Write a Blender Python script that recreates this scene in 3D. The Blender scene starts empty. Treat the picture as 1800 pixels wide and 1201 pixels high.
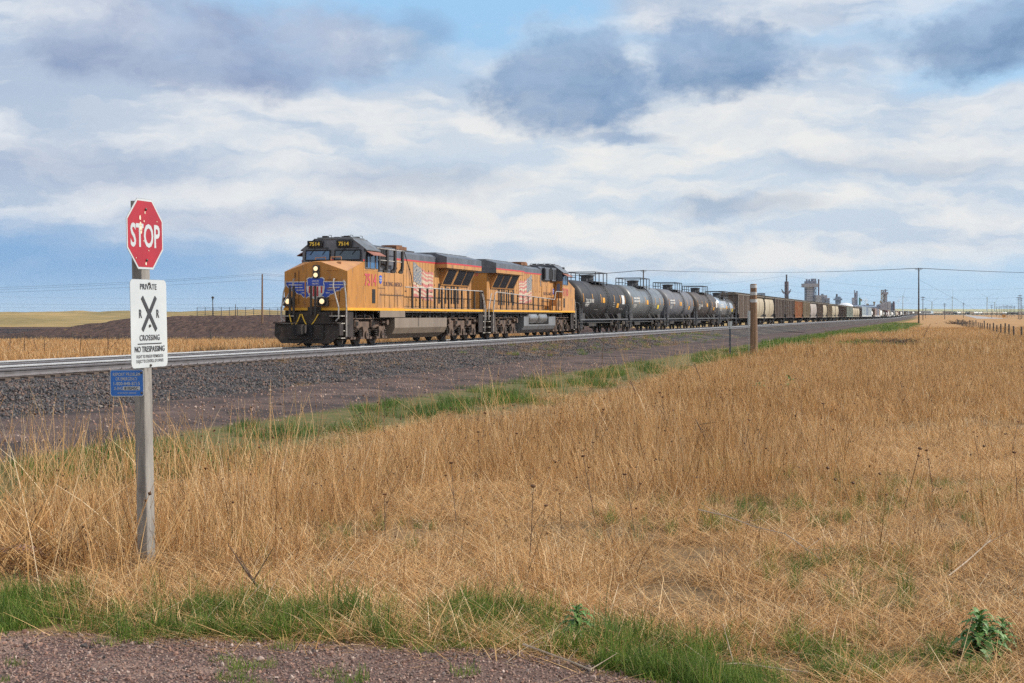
import bpy, math, random
import numpy as np
from mathutils import Vector, Matrix
random.seed(7); rng = np.random.default_rng(11)
R = math.radians
scene = bpy.context.scene
COL = scene.collection

# ------------------------------------------------------------------ camera
CAMZ, FPX, HOR = 2.16, 2560.0, 555.5
cd = bpy.data.cameras.new("camera"); cam = bpy.data.objects.new("camera", cd); COL.objects.link(cam)
cam.location = (0, 0, CAMZ); cam.rotation_euler = (R(90), 0, 0)
cd.sensor_width = 36; cd.lens = 36 * FPX / 1800; cd.shift_y = -(600.5 - HOR) / 1800
cd.clip_start = .3; cd.clip_end = 30000
scene.camera = cam
scene.view_settings.view_transform = 'Standard'; scene.view_settings.look = 'None'
scene.view_settings.exposure = 0.25; scene.view_settings.gamma = 1
scene.cycles.max_bounces = 6; scene.cycles.diffuse_bounces = 3; scene.cycles.glossy_bounces = 3
scene.cycles.transparent_max_bounces = 8; scene.cycles.use_denoising = False; scene.cycles.denoising_input_passes = 'RGB_ALBEDO_NORMAL'; scene.cycles.denoising_prefilter = 'ACCURATE'
scene.cycles.volume_bounces = 0

# ------------------------------------------------------------------ sun
SUN_EL, SUN_H = R(38), Vector((0.93, 0.12, 0)).normalized()
SUN_DIR = SUN_H * math.cos(SUN_EL) + Vector((0, 0, math.sin(SUN_EL)))
sd = bpy.data.lights.new("sun", 'SUN'); sun = bpy.data.objects.new("sun", sd); COL.objects.link(sun)
sd.energy = 4.3; sd.angle = R(1.2); sd.color = (1.0, .93, .82)
sun.rotation_euler = (-SUN_DIR).to_track_quat('-Z', 'Y').to_euler()

# ------------------------------------------------------------------ node helpers
class E:
    """a socket with arithmetic"""
    def __init__(s, t, k): s.t, s.k = t, k
    def _m(s, op, a, b=None, c=None):
        n = s.t.nodes.new('ShaderNodeMath'); n.operation = op
        for i, x in enumerate((a, b, c)):
            if x is None: continue
            if isinstance(x, E): s.t.links.new(x.k, n.inputs[i])
            else: n.inputs[i].default_value = x
        return E(s.t, n.outputs[0])
    def __add__(s, o): return s._m('ADD', s, o)
    __radd__ = __add__
    def __sub__(s, o): return s._m('SUBTRACT', s, o)
    def __rsub__(s, o): return s._m('SUBTRACT', o, s)
    def __mul__(s, o): return s._m('MULTIPLY', s, o)
    __rmul__ = __mul__
    def __truediv__(s, o): return s._m('DIVIDE', s, o)
    def max(s, o): return s._m('MAXIMUM', s, o)
    def min(s, o): return s._m('MINIMUM', s, o)
    def pow(s, o): return s._m('POWER', s, o)
    def sqrt(s): return s._m('SQRT', s)
    def atan2(s, o): return s._m('ARCTAN2', s, o)
    def asin(s): return s._m('ARCSINE', s)
    def frac(s): return s._m('FRACT', s)
    def sin(s): return s._m('SINE', s)
    def abs(s): return s._m('ABSOLUTE', s)
    def gt(s, o): return s._m('GREATER_THAN', s, o)
    def sm(s, a, b, lo=0., hi=1.):
        """smooth ramp: a -> lo, b -> hi"""
        n = s.t.nodes.new('ShaderNodeMapRange'); n.interpolation_type = 'SMOOTHSTEP'
        if a > b: a, b, lo, hi = b, a, hi, lo
        s.t.links.new(s.k, n.inputs[0])
        for i, x in enumerate((a, b, lo, hi)): n.inputs[i + 1].default_value = x
        return E(s.t, n.outputs[0])
def xyz(t, a, b, c=0.):
    n = t.nodes.new('ShaderNodeCombineXYZ')
    for i, x in enumerate((a, b, c)):
        if isinstance(x, E): t.links.new(x.k, n.inputs[i])
        else: n.inputs[i].default_value = x
    return E(t, n.outputs[0])
def sep(t, v):
    n = t.nodes.new('ShaderNodeSeparateXYZ'); t.links.new(v.k, n.inputs[0])
    return [E(t, o) for o in n.outputs]
def noise(t, vec=None, scale=5., detail=3., rough=.5, dist=0., colour=False):
    n = t.nodes.new('ShaderNodeTexNoise')
    if vec is not None: t.links.new(vec.k, n.inputs['Vector'])
    n.inputs['Scale'].default_value = scale; n.inputs['Detail'].default_value = detail
    n.inputs['Roughness'].default_value = rough; n.inputs['Distortion'].default_value = dist
    return E(t, n.outputs[1 if colour else 0])
def voro(t, vec, scale, feature='F1', out=0):
    n = t.nodes.new('ShaderNodeTexVoronoi'); n.feature = feature
    t.links.new(vec.k, n.inputs['Vector']); n.inputs['Scale'].default_value = scale
    return E(t, n.outputs[out])
def mixc(t, f, a, b, mode='MIX'):
    n = t.nodes.new('ShaderNodeMix'); n.data_type = 'RGBA'; n.blend_type = mode
    for k, x in ((0, f), (6, a), (7, b)):
        if isinstance(x, E): t.links.new(x.k, n.inputs[k])
        elif k == 0: n.inputs[0].default_value = x
        else: n.inputs[k].default_value = (x[0], x[1], x[2], 1)
    return E(t, n.outputs[2])
def ramp(t, f, stops):
    n = t.nodes.new('ShaderNodeValToRGB'); t.links.new(f.k, n.inputs[0])
    el = n.color_ramp.elements
    while len(el) < len(stops): el.new(.5)
    for e, (p, c) in zip(el, stops): e.position = p; e.color = (c[0], c[1], c[2], 1)
    return E(t, n.outputs[0])
def mapping(t, vec, scale=(1, 1, 1), rot=(0, 0, 0)):
    n = t.nodes.new('ShaderNodeMapping'); t.links.new(vec.k, n.inputs[0])
    n.inputs['Scale'].default_value = scale; n.inputs['Rotation'].default_value = rot
    return E(t, n.outputs[0])

# ------------------------------------------------------------------ world: clear sky and cloud layers, laid out by compass direction and height above the horizon
world = bpy.data.worlds.new("World"); scene.world = world; world.use_nodes = True
wt = world.node_tree; wt.nodes.clear()
gen = wt.nodes.new('ShaderNodeTexCoord'); D = E(wt, gen.outputs['Generated'])
dx, dy, dz = sep(wt, D)
az = dx.atan2(dy); el = dz.max(-.2).asin()
U = az * 2.56; V = el * 2.56           # 1 unit = 22.4 degrees
base = xyz(wt, U * 1.0, V * 1.7, 0.)
wv = noise(wt, base, 2.6, 4, .55, colour=True); wx, wy, _ = sep(wt, wv)
w2 = noise(wt, base, 11, 6, .62, colour=True); w2x, w2y, _ = sep(wt, w2)
Uw = U + (wx - .5) * .22 + (w2x - .5) * .075
Vw = V + (wy - .5) * .09 + (w2y - .5) * .05
rag = noise(wt, xyz(wt, U * 1.0, V * 1.35, 4.4), 5.6, 10, .66) - .5
def blob(px, py, ru, rv, a=1.2, b=.45, warp=True, ragged=0.):
    uu, vv = (Uw, Vw) if warp else (U, V)
    x = (uu - math.atan((px - 900) / 2560) * 2.56) / (ru / 1000); y = (vv - (555 - py) / 1000) / (rv / 1000)
    d = (x * x + y * y).sqrt()
    if ragged: d = d - rag * ragged
    return d.sm(a, b)
sky = wt.nodes.new('ShaderNodeTexSky'); sky.sky_type = 'NISHITA'; sky.sun_disc = False
sky.sun_elevation = SUN_EL; sky.sun_rotation = math.atan2(SUN_H.x, SUN_H.y)
sky.air_density = 1.0; sky.dust_density = .4; sky.ozone_density = 2.5
bg1 = wt.nodes.new('ShaderNodeBackground'); wt.links.new(sky.outputs[0], bg1.inputs[0]); bg1.inputs[1].default_value = .10
# low sky: the deep blue distance on the left, paler to the right and at the very horizon
lowc = mixc(wt, U.sm(-.75, .35), (.22, .42, .72), (.43, .66, .90))
lowc = mixc(wt, V.sm(.10, .0) * .55, lowc, (.50, .70, .90))
lowc = mixc(wt, V.sm(.38, .56), lowc, (.36, .62, .91))
bg0 = wt.nodes.new('ShaderNodeBackground'); bg0.inputs[1].default_value = .84; wt.links.new(lowc.k, bg0.inputs[0])
m0 = wt.nodes.new('ShaderNodeMixShader'); wt.links.new(V.sm(.6, 1.6, .92, 0.).k, m0.inputs[0]); wt.links.new(bg1.outputs[0], m0.inputs[1]); wt.links.new(bg0.outputs[0], m0.inputs[2])
# heavy grey cloud bodies
def bodies(dy_):
    l_ = blob(360, 92 - dy_, 310, 98, 1.12, .58, True, 1.3)
    c_ = blob(1003, 150 - dy_, 168, 98, 1.12, .60, True, 1.6).max(blob(1262, 108 - dy_, 168, 88, 1.12, .60, True, 1.6)).max(blob(1765, 84 - dy_, 195, 80, 1.12, .60, True, 1.6))
    return l_, c_
g1, g2 = bodies(0); r1, r2 = bodies(13)
rim = ((r1 - g1).max(0.) * .55).max((r2 - g2).max(0.) * .8)
g3 = blob(1300, 368, 130, 24, 1.3, .2, True, .5) * .5
g4 = (blob(1085, 242, 80, 13, 1.3, .3, True, .6) * .7).max(blob(720, 325, 230, 34, 1.3, .1, True, .8) * .45).max(blob(715, 80, 75, 46, 1.2, .4, True, .8) * .5).max(blob(1440, 40, 90, 22, 1.3, .3, True, .8) * .35).max(blob(1470, 112, 60, 18, 1.3, .3, True, .8) * .4).max(blob(120, 310, 280, 44, 1.3, .2, True, .8) * .45).max(blob(480, 385, 330, 26, 1.3, .2, True, .8) * .35).max(blob(1560, 300, 260, 26, 1.3, .2, True, .8) * .3)
gtex = noise(wt, xyz(wt, Uw * 1.2, Vw * 2.0, 2.2), 6.0, 7, .58).sm(.28, .75)
lift = ((V - .40) * 5.5).max(0.).min(1.)
gt = gtex * .6 + lift * .45
gc2 = mixc(wt, gt, (.155, .275, .47), (.40, .53, .73))
gc1 = mixc(wt, gt, (.255, .34, .53), (.52, .60, .75))
left = U.sm(-.15, -.32)
gcol = mixc(wt, left, gc2, gc1)
puff = noise(wt, xyz(wt, Uw * 1.0, Vw * 1.5, 9.1), 9.0, 8, .62).sm(.36, .66)
gm = (g1 * (.70 + puff * .28)).max(g2 * (.74 + puff * .24)).max(g3).max(g4)
bg3 = wt.nodes.new('ShaderNodeBackground'); bg3.inputs[1].default_value = .84; wt.links.new(gcol.k, bg3.inputs[0])
# white veil: long soft streaks, open in the clear patches
streak = noise(wt, xyz(wt, Uw * 1.0, Vw * 4.2, 3.1), 2.3, 7, .58)
fine = noise(wt, xyz(wt, Uw, Vw * 3.0, 7.7), 7.0, 6, .6)
cover = streak * .8 + fine * .35
cover = cover + blob(560, 330, 900, 190, 1.5, .2) * .40 + blob(1330, 300, 700, 200, 1.5, .3) * .44
cover = cover + dy.sm(.25, -.2) * .30 + dz.sm(.35, .8) * .05  # extra unseen cloud behind the camera, added to fill the shaded sides
cover = cover + blob(1330, 20, 330, 55) * .35 + blob(60, 60, 220, 140) * .3 + blob(640, 75, 90, 60)*.25 + blob(1150, 420, 420, 60, 1.5, .2) * .2
cover = cover - blob(820, 20, 250, 80) * .5 - blob(130, 490, 560, 90, 1.3, .3) * .36 + blob(250, 270, 560, 140, 1.4, .2) * .22 - blob(1720, 150, 190, 40) * .28 - blob(1500, 510, 700, 60, 1.3, .2) * .22 - blob(800, 505, 700, 30, 1.3, .2) * .15
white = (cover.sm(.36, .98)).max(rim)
shade = noise(wt, xyz(wt, Uw * 1.1, Vw * 5.0, 1.3), 3.2, 6, .55)
tone = noise(wt, xyz(wt, Uw * 1.2, Vw * 3.2, 5.3), 5.5, 7, .6)
sh = (shade.sm(.42, .62) * .8 + tone.sm(.42, .68) * .5).min(1.)
warmth = blob(1150, 330, 1000, 260, 1.4, .1, False)
hi_c = mixc(wt, warmth, (.69, .73, .79), (.80, .80, .785))
lo_c = mixc(wt, warmth, (.43, .52, .66), (.56, .65, .75))
wcol = mixc(wt, (sh - rim * .8).max(0.), hi_c, lo_c)
wcol = mixc(wt, dy.sm(.3, -.1), wcol, mixc(wt, sh, (.95, .92, .88), (.52, .58, .68)))  # the added cloud behind the camera is made brighter and warmer for fill light
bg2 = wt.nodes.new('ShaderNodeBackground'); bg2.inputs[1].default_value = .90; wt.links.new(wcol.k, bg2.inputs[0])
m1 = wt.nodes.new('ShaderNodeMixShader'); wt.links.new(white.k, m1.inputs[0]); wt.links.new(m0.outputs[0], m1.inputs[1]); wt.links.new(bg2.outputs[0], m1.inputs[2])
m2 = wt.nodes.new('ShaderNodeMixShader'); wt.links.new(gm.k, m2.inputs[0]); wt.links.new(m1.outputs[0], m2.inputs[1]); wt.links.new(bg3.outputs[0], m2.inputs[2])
wo = wt.nodes.new('ShaderNodeOutputWorld'); wt.links.new(m2.outputs[0], wo.inputs[0])

# ------------------------------------------------------------------ object helpers
def tag(o, label=None, cat=None, group=None, kind=None):
    for k, x in (('label', label), ('category', cat), ('group', group), ('kind', kind)):
        if x: o[k] = x
    return o
def empty(name, loc=(0, 0, 0), rz=0.):
    o = bpy.data.objects.new(name, None); COL.objects.link(o); o.location = loc; o.rotation_euler = (0, 0, rz)
    o.empty_display_size = .3
    return o
_fonts = {}
def text_geo(body, cond=1.0, bold=0.0, space=1.0):
    """flat text outline, cap height 1, left at 0: (verts 2d, faces, width)"""
    key = (body, cond, bold, space)
    if key in _fonts: return _fonts[key]
    c = bpy.data.curves.new('t', 'FONT'); c.body = body; c.size = 1.0; c.offset = bold; c.resolution_u = 3; c.space_character = space
    o = bpy.data.objects.new('t', c); COL.objects.link(o)
    bpy.context.view_layer.update()
    dg = bpy.context.evaluated_depsgraph_get()
    me = bpy.data.meshes.new_from_object(o.evaluated_get(dg))
    vs = np.array([(v.co.x, v.co.y) for v in me.vertices]); fs = [tuple(p.vertices) for p in me.polygons]
    bpy.data.objects.remove(o); bpy.data.curves.remove(c); bpy.data.meshes.remove(me)
    cap = 0.73 + 2 * bold
    vs[:, 0] -= vs[:, 0].min(); vs = vs / cap; vs[:, 0] *= cond
    _fonts[key] = (vs, fs, vs[:, 0].max())
    return _fonts[key]
class MB:
    def __init__(s): s.v, s.f, s.m = [], [], []
    def add(s, vs, fs, m=0):
        b = len(s.v); s.v += [tuple(map(float, p)) for p in vs]
        s.f += [tuple(b + i for i in f) for f in fs]; s.m += [m] * len(fs); return s
    def box(s, x0, x1, y0, y1, z0, z1, m=0):
        vs = [(x, y, z) for x in (x0, x1) for y in (y0, y1) for z in (z0, z1)]
        return s.add(vs, [(0, 1, 3, 2), (4, 6, 7, 5), (0, 4, 5, 1), (2, 3, 7, 6), (0, 2, 6, 4), (1, 5, 7, 3)], m)
    def prism(s, prof, a0, a1, axis='x', m=0, caps=True):
        """closed profile extruded along an axis. axis x: prof=(y,z); y: (x,z); z: (x,y)"""
        n = len(prof)
        def P(p, a): return {'x': (a, p[0], p[1]), 'y': (p[0], a, p[1]), 'z': (p[0], p[1], a)}[axis]
        vs = [P(p, a0) for p in prof] + [P(p, a1) for p in prof]
        fs = [(i, (i + 1) % n, n + (i + 1) % n, n + i) for i in range(n)]
        if caps: fs += [tuple(range(n))[::-1], tuple(range(n, 2 * n))]
        return s.add(vs, fs, m)
    def loft(s, rings, m=0, caps=True, closed=True):
        n = len(rings[0]); vs = [p for r in rings for p in r]; fs = []
        for k in range(len(rings) - 1):
            for i in range(n if closed else n - 1):
                j = (i + 1) % n; fs.append((k * n + i, k * n + j, (k + 1) * n + j, (k + 1) * n + i))
        if caps and closed: fs += [tuple(range(n))[::-1], tuple(range((len(rings) - 1) * n, len(rings) * n))]
        return s.add(vs, fs, m)
    def cyl(s, p0, p1, r0, r1=None, n=12, m=0, caps=True):
        r1 = r0 if r1 is None else r1
        p0, p1 = Vector(p0), Vector(p1); d = (p1 - p0).normalized()
        a = d.orthogonal().normalized(); b = d.cross(a)
        rings = [[tuple(p + a * (r * math.cos(2 * math.pi * i / n)) + b * (r * math.sin(2 * math.pi * i / n))) for i in range(n)] for p, r in ((p0, r0), (p1, r1))]
        return s.loft(rings, m, caps)
    def tube(s, pts, r, n=6, m=0):
        for a, b in zip(pts[:-1], pts[1:]): s.cyl(a, b, r, n=n, m=m)
        return s
    def lathe(s, prof, n=20, axis='z', c=(0, 0, 0), m=0):
        """prof: (radius, height)"""
        rings = []
        for r, h in prof:
            ring = []
            for i in range(n):
                a = 2 * math.pi * i / n; x, y = r * math.cos(a), r * math.sin(a)
                ring.append({'z': (c[0] + x, c[1] + y, c[2] + h), 'x': (c[0] + h, c[1] + x, c[2] + y), 'y': (c[0] + y, c[1] + h, c[2] + x)}[axis])
            rings.append(ring)
        return s.loft(rings, m)
    def beam(s, p0, p1, w, h, m=0):
        """rectangular bar between two points"""
        p0, p1 = Vector(p0), Vector(p1); d = (p1 - p0).normalized()
        up = Vector((0, 0, 1)) if abs(d.z) < .9 else Vector((1, 0, 0))
        a = d.cross(up).normalized(); b = a.cross(d)
        rings = [[tuple(p + a * i * w / 2 + b * j * h / 2) for i, j in ((-1, -1), (1, -1), (1, 1), (-1, 1))] for p in (p0, p1)]
        return s.loft(rings, m)
    def plate(s, poly, o, ax, up, th, m=0):
        """2-d polygon on a plane, th thick along the normal"""
        o, ax, up = Vector(o), Vector(ax), Vector(up); nn = ax.cross(up).normalized()
        n = len(poly)
        vs = [tuple(o + ax * x + up * y) for x, y in poly] + [tuple(o + ax * x + up * y + nn * th) for x, y in poly]
        fs = [tuple(range(n))[::-1], tuple(range(n, 2 * n))] + [(i, (i + 1) % n, n + (i + 1) % n, n + i) for i in range(n)]
        return s.add(vs, fs, m)
    def text(s, body, o, ax, up, h, cond=1., bold=0., align='l', width=None, m=0, space=1.0):
        vs, fs, w = text_geo(body, cond, bold, space)
        k = width / (w * h) if width else 1.0
        o, ax, up = Vector(o), Vector(ax), Vector(up)
        off = {'l': 0, 'c': -.5, 'r': -1}[align] * w
        return s.add([tuple(o + ax * ((x + off) * h * k) + up * (y * h)) for x, y in vs], fs, m)
    def build(s, name, mats, parent=None, smooth=None, loc=None):
        me = bpy.data.meshes.new(name); me.from_pydata(s.v, [], s.f)
        mats = mats if isinstance(mats, (list, tuple)) else [mats]
        for q in mats: me.materials.append(q)
        me.polygons.foreach_set('material_index', s.m)
        if smooth is not None:
            me.polygons.foreach_set('use_smooth', [True] * len(s.f)); me.set_sharp_from_angle(angle=R(smooth))
        me.update()
        o = bpy.data.objects.new(name, me); COL.objects.link(o)
        if parent is not None: o.parent = parent
        if loc: o.location = loc
        return o
def kids(o): return KIDS.get(o.name, [])
def copy_tree(o, parent=None):
    c = o.copy(); COL.objects.link(c)
    if parent is not None: c.parent = parent
    for ch in list(o.children): copy_tree(ch, c)
    return c
def at(u, v, y): return Vector(((u - 900) / FPX * y, y, CAMZ - (v - HOR) / FPX * y))
def ax_(u, y): return (u - 900) / FPX * y

# ------------------------------------------------------------------ materials
def mat(name, c1, c2=None, scale=3., stretch=(1, 1, 1), rough=.6, metal=0., detail=5., lo=.35, hi=.65, bump=0., bscale=40., c3=None, s3=1.5, lo3=.55, hi3=.7, spec=.5, coat=0., emit=None, bstretch=None, rvar=0.):
    m = bpy.data.materials.new(name); m.use_nodes = True; t = m.node_tree
    b = t.nodes['Principled BSDF']; b.inputs['Roughness'].default_value = rough; b.inputs['Metallic'].default_value = metal
    b.inputs['Specular IOR Level'].default_value = spec; b.inputs['Coat Weight'].default_value = coat
    tc = t.nodes.new('ShaderNodeTexCoord'); P = E(t, tc.outputs['Object'])
    if c2 is None: c2 = tuple(x * .8 for x in c1)
    f = noise(t, mapping(t, P, stretch), scale, detail, .6)
    c = mixc(t, f.sm(lo, hi), c1, c2)
    if c3 is not None:
        g = noise(t, mapping(t, P, (1, 1, .35)), s3, 6, .65)
        c = mixc(t, g.sm(lo3, hi3), c, c3)
    t.links.new(c.k, b.inputs['Base Color'])
    if rvar: t.links.new((f * rvar + (rough - rvar * .5)).k, b.inputs['Roughness'])
    if bump:
        bn = t.nodes.new('ShaderNodeBump'); bn.inputs['Strength'].default_value = bump; bn.inputs['Distance'].default_value = .02
        t.links.new(noise(t, mapping(t, P, bstretch or (1, 1, 1)), bscale, 4, .6).k, bn.inputs['Height']); t.links.new(bn.outputs[0], b.inputs['Normal'])
    if emit:
        b.inputs['Emission Color'].default_value = (*emit[:3], 1); b.inputs['Emission Strength'].default_value = emit[3]
    return m
# ================================================================== terrain, tracks
TH = math.atan(737 / 2560.); CT, ST = math.cos(TH), math.sin(TH)
P_NEAR, P_TRAIN, Z_NEAR, Z_TRAIN = 21.6, 25.9, .915, .816
def sst(a, b, x):
    t = np.clip((np.asarray(x, float) - a) / (b - a), 0, 1); return t * t * (3 - 2 * t)
# centre line: straight, then a long right-hand curve
_s = np.arange(-60, 3001, 5.0); _hd = TH + np.clip(_s - 1880, 0, None) / 1150.0
_ds = 5.0
_px = np.concatenate([[0], np.cumsum(np.sin(_hd[:-1]) * _ds)]); _py = np.concatenate([[0], np.cumsum(np.cos(_hd[:-1]) * _ds)])
_px += -60 * ST; _py += -60 * CT
def path(s, p, z=0.):
    """point at distance s along the line, p metres left of the camera's parallel, z above the grade; with heading"""
    x, y, h = np.interp(s, _s, _px), np.interp(s, _s, _py), np.interp(s, _s, _hd)
    X, Y = x - math.cos(h) * p, y + math.sin(h) * p
    return Vector((X, Y, z + 3.6 * float(sst(800, 2300, Y)))), h
def vnoise(x, y, seed=0):
    """cheap smooth 2-d value noise in 0..1"""
    r = np.random.default_rng(seed).random((64, 64)); x, y = np.asarray(x, float), np.asarray(y, float)
    xi, yi = np.floor(x).astype(int), np.floor(y).astype(int); fx, fy = x - xi, y - yi
    fx, fy = fx * fx * (3 - 2 * fx), fy * fy * (3 - 2 * fy); q = lambda a, b: r[a % 64, b % 64]
    return (q(xi, yi) * (1 - fx) + q(xi + 1, yi) * fx) * (1 - fy) + (q(xi, yi + 1) * (1 - fx) + q(xi + 1, yi + 1) * fx) * fy
def fbm(x, y, seed=0, o=4):
    a, s, n = 0, .5, 0
    for k in range(o): a = a + s * vnoise(x * 2 ** k, y * 2 ** k, seed + k); n += s; s *= .5
    return a / n
def G(x, y):
    x, y = np.asarray(x, float), np.asarray(y, float)
    p = -x * CT + y * ST
    far = sst(800, 2300, y)
    z = .27 * sst(9.5, 16.2, p) - .07 * sst(16.5, 31, p) - 1.2 * sst(31, 52, p)
    z = z + (fbm(x * .35, y * .35, 3) - .5) * .16 * (1 - sst(9, 12, p)) * sst(9.5, 14, y)
    z = z + .05 * (1 - sst(-.3, .5, y + .146 * x - .39 + .9 * np.maximum(x - .05, 0) - 8.85))
    fold = (fbm(x / 70., y / 160., 9, 3) - .5) * 5.0 + (fbm(x / 24. + y / 160., y / 90., 19, 3) - .5) * 2.6
    hill = sst(55, 130, p) * (np.clip((y - 260) / 760., 0, 1) ** 1.05 * 5.6 + fold * sst(300, 700, y))
    return z + hill * (1 - .55 * far) + 3.6 * far * 1.0 + sst(3200, 5200, y) * (9 + 14 * sst(-900, 900, x) + 6 * (fbm(x / 900., y / 2000., 31, 3) - .5))
MGRND = bpy.data.materials.new("ground"); MGRND.use_nodes = True
def ground_material(m):
    t = m.node_tree; b = t.nodes['Principled BSDF']; b.inputs['Roughness'].default_value = .95; b.inputs['Specular IOR Level'].default_value = .15
    P = E(t, t.nodes.new('ShaderNodeTexCoord').outputs['Object']); x, y, _ = sep(t, P)
    p = y * ST - x * CT
    n1 = noise(t, P, .55, 5, .6); n2 = noise(t, P, 3.2, 5, .65); n3 = noise(t, P, .04, 4, .6); n4 = noise(t, P, 25, 3, .6)
    w = (n1 - .5) * 2.6 + (n2 - .5) * 1.0
    # straw litter over soil, darkened so gaps in the grass read as shadow
    straw = mixc(t, n4.sm(.35, .65), (.27, .175, .09), (.15, .10, .055))
    straw = mixc(t, n1.sm(.35, .7), straw, mixc(t, n2.sm(.4, .6), (.20, .135, .07), (.085, .066, .04)))
    straw = mixc(t, y.sm(60, 220), straw, mixc(t, noise(t, mapping(t, P, (.35, 1, 1)), .11, 6, .7).sm(.38, .62), (.44, .255, .115), (.29, .175, .08)))
    # left of the line: pale hills
    hillc = mixc(t, noise(t, mapping(t, P, (1, .3, 1)), .026, 7, .68).sm(.40, .58), (.40, .27, .115), (.18, .145, .062))
    hillc = mixc(t, noise(t, P, .18, 4, .7).sm(.42, .6), hillc, (.27, .205, .09))
    col = mixc(t, (p + w).sm(52, 75) * y.sm(175, 185), straw, hillc)
    col = mixc(t, p.sm(29, 31) * y.sm(182, 176), col, (.46, .28, .125))
    # far flats
    col = mixc(t, y.sm(2300, 3300), col, mixc(t, noise(t, P, .0022, 4, .6).sm(.4, .6), (.40, .36, .19), (.29, .30, .15)))
    # green strip beside the service road
    yb = y.sm(70, 260)
    g_lo = (p + w * (1 - yb * .3)).sm(8.6, 10.2); g_hi = (p + w * .4).sm(13.2, 12.5)
    wide = (p + w * 1.5 + yb * 0.).sm(3.0, 4.2) * ((y + n1 * 60).sm(165, 195)) * (y + n1 * 50).sm(470, 430)
    pat = ((x * .9 + n1 * 14).sm(8, 14)) * (y + n1 * 12).sm(98, 103) * (y + n1 * 12).sm(124, 119) * (p + w).sm(2, 6)
    green = (g_lo.max(wide).max(pat * .7)) * (1 - (1 - g_hi)) * y.sm(1500, 900) * n2.sm(.38, .56, .35, 1.)
    gcol = mixc(t, n2.sm(.35, .65), (.05, .085, .022), (.10, .105, .04))
    col = mixc(t, green * n4.sm(.2, .5), col, gcol)
    # green bands of young grass far right of the line
    bands = ((y * .012 + n3 * 2.2).sin().sm(.55, .95)) * p.sm(-40, -90) * y.sm(250, 350) * y.sm(1500, 1000)
    col = mixc(t, bands * .8, col, (.12, .15, .05))
    # service road
    peb = voro(t, P, 38, out=1); peb_v = sep(t, peb)[0]
    road = mixc(t, peb_v, (.062, .046, .042), (.14, .098, .088)); road = mixc(t, n1.sm(.42, .62), road, (.052, .042, .042))
    road = mixc(t, ((p - 14.0).abs().sm(.30, .05) + (p - 12.6).abs().sm(.35, .1)).min(1.) * .0, road, (.1, .08, .08)); road = mixc(t, (noise(t, P, .9, 4, .6).sm(.5, .66) * (p - 14.2 + (n1 - .5)).abs().sm(.9, .3)) * .7, road, (.19, .135, .12))
    track_r = ((p + (n1 - .5) * .8).sm(12.3, 12.9)) * ((p).sm(31.5, 30.5)) * y.sm(1800, 900)
    col = mixc(t, track_r, col, road)
    # burnt / bare verge beyond, the tan grass comes as blades
    # gravel lane in front
    q = y - .39 + x * .146 + (x - .05).max(0.) * .9 + (n1 - .5) * .9 + (n2 - .5) * .5
    lane = q.sm(9.05, 8.55)
    v1 = voro(t, P, 46, out=1); a, bb, _ = sep(t, v1)
    gv = ramp(t, a, [(0, (.27, .155, .12)), (.35, (.20, .12, .098)), (.55, (.35, .235, .19)), (.72, (.095, .08, .076)), (.86, (.23, .155, .13)), (1, (.44, .34, .29))])
    dd = voro(t, P, 46); gv = mixc(t, dd.sm(.25, .6), gv, (.10, .065, .06))
    gv = mixc(t, n1.sm(.42, .62) * .65, gv, (.135, .09, .075)); gv = mixc(t, noise(t, P, 1.3, 5, .7).sm(.52, .66) * .55, gv, (.33, .23, .185))
    col = mixc(t, lane, col, gv)
    t.links.new(col.k, b.inputs['Base Color'])
    bn = t.nodes.new('ShaderNodeBump'); bn.inputs['Strength'].default_value = .55; bn.inputs['Distance'].default_value = .03
    hgt = mixc(t, lane, n4, (1 - dd) * .8)
    t.links.new(hgt.k, bn.inputs['Height']); t.links.new(bn.outputs[0], b.inputs['Normal'])
ground_material(MGRND)
ys = np.concatenate([np.linspace(-150, 6, 30), np.geomspace(7, 9500, 300)]); cs = np.linspace(-1, 1, 240)
gx = cs[None, :] * (45 + .62 * np.abs(ys)[:, None]); gy = np.repeat(ys[:, None], len(cs), 1); gz = G(gx, gy)
def grid_mesh(name, gx, gy, gz, m):
    r, c = gx.shape; me = bpy.data.meshes.new(name); v = np.stack([gx, gy, gz], -1).reshape(-1, 3)
    i = (np.arange(r - 1)[:, None] * c + np.arange(c - 1)[None, :]).ravel(); f = np.stack([i, i + 1, i + c + 1, i + c], -1)
    me.vertices.add(len(v)); me.vertices.foreach_set('co', v.ravel()); me.loops.add(f.size); me.polygons.add(len(f))
    me.loops.foreach_set('vertex_index', f.ravel()); me.polygons.foreach_set('loop_start', np.arange(len(f)) * 4)
    me.polygons.foreach_set('use_smooth', np.ones(len(f), bool)); me.update(calc_edges=True); me.materials.append(m)
    o = bpy.data.objects.new(name, me); COL.objects.link(o); return o
tag(grid_mesh('ground', gx, gy, gz, MGRND), 'dry prairie ground with tan grass and a gravel lane', kind='structure')

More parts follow.
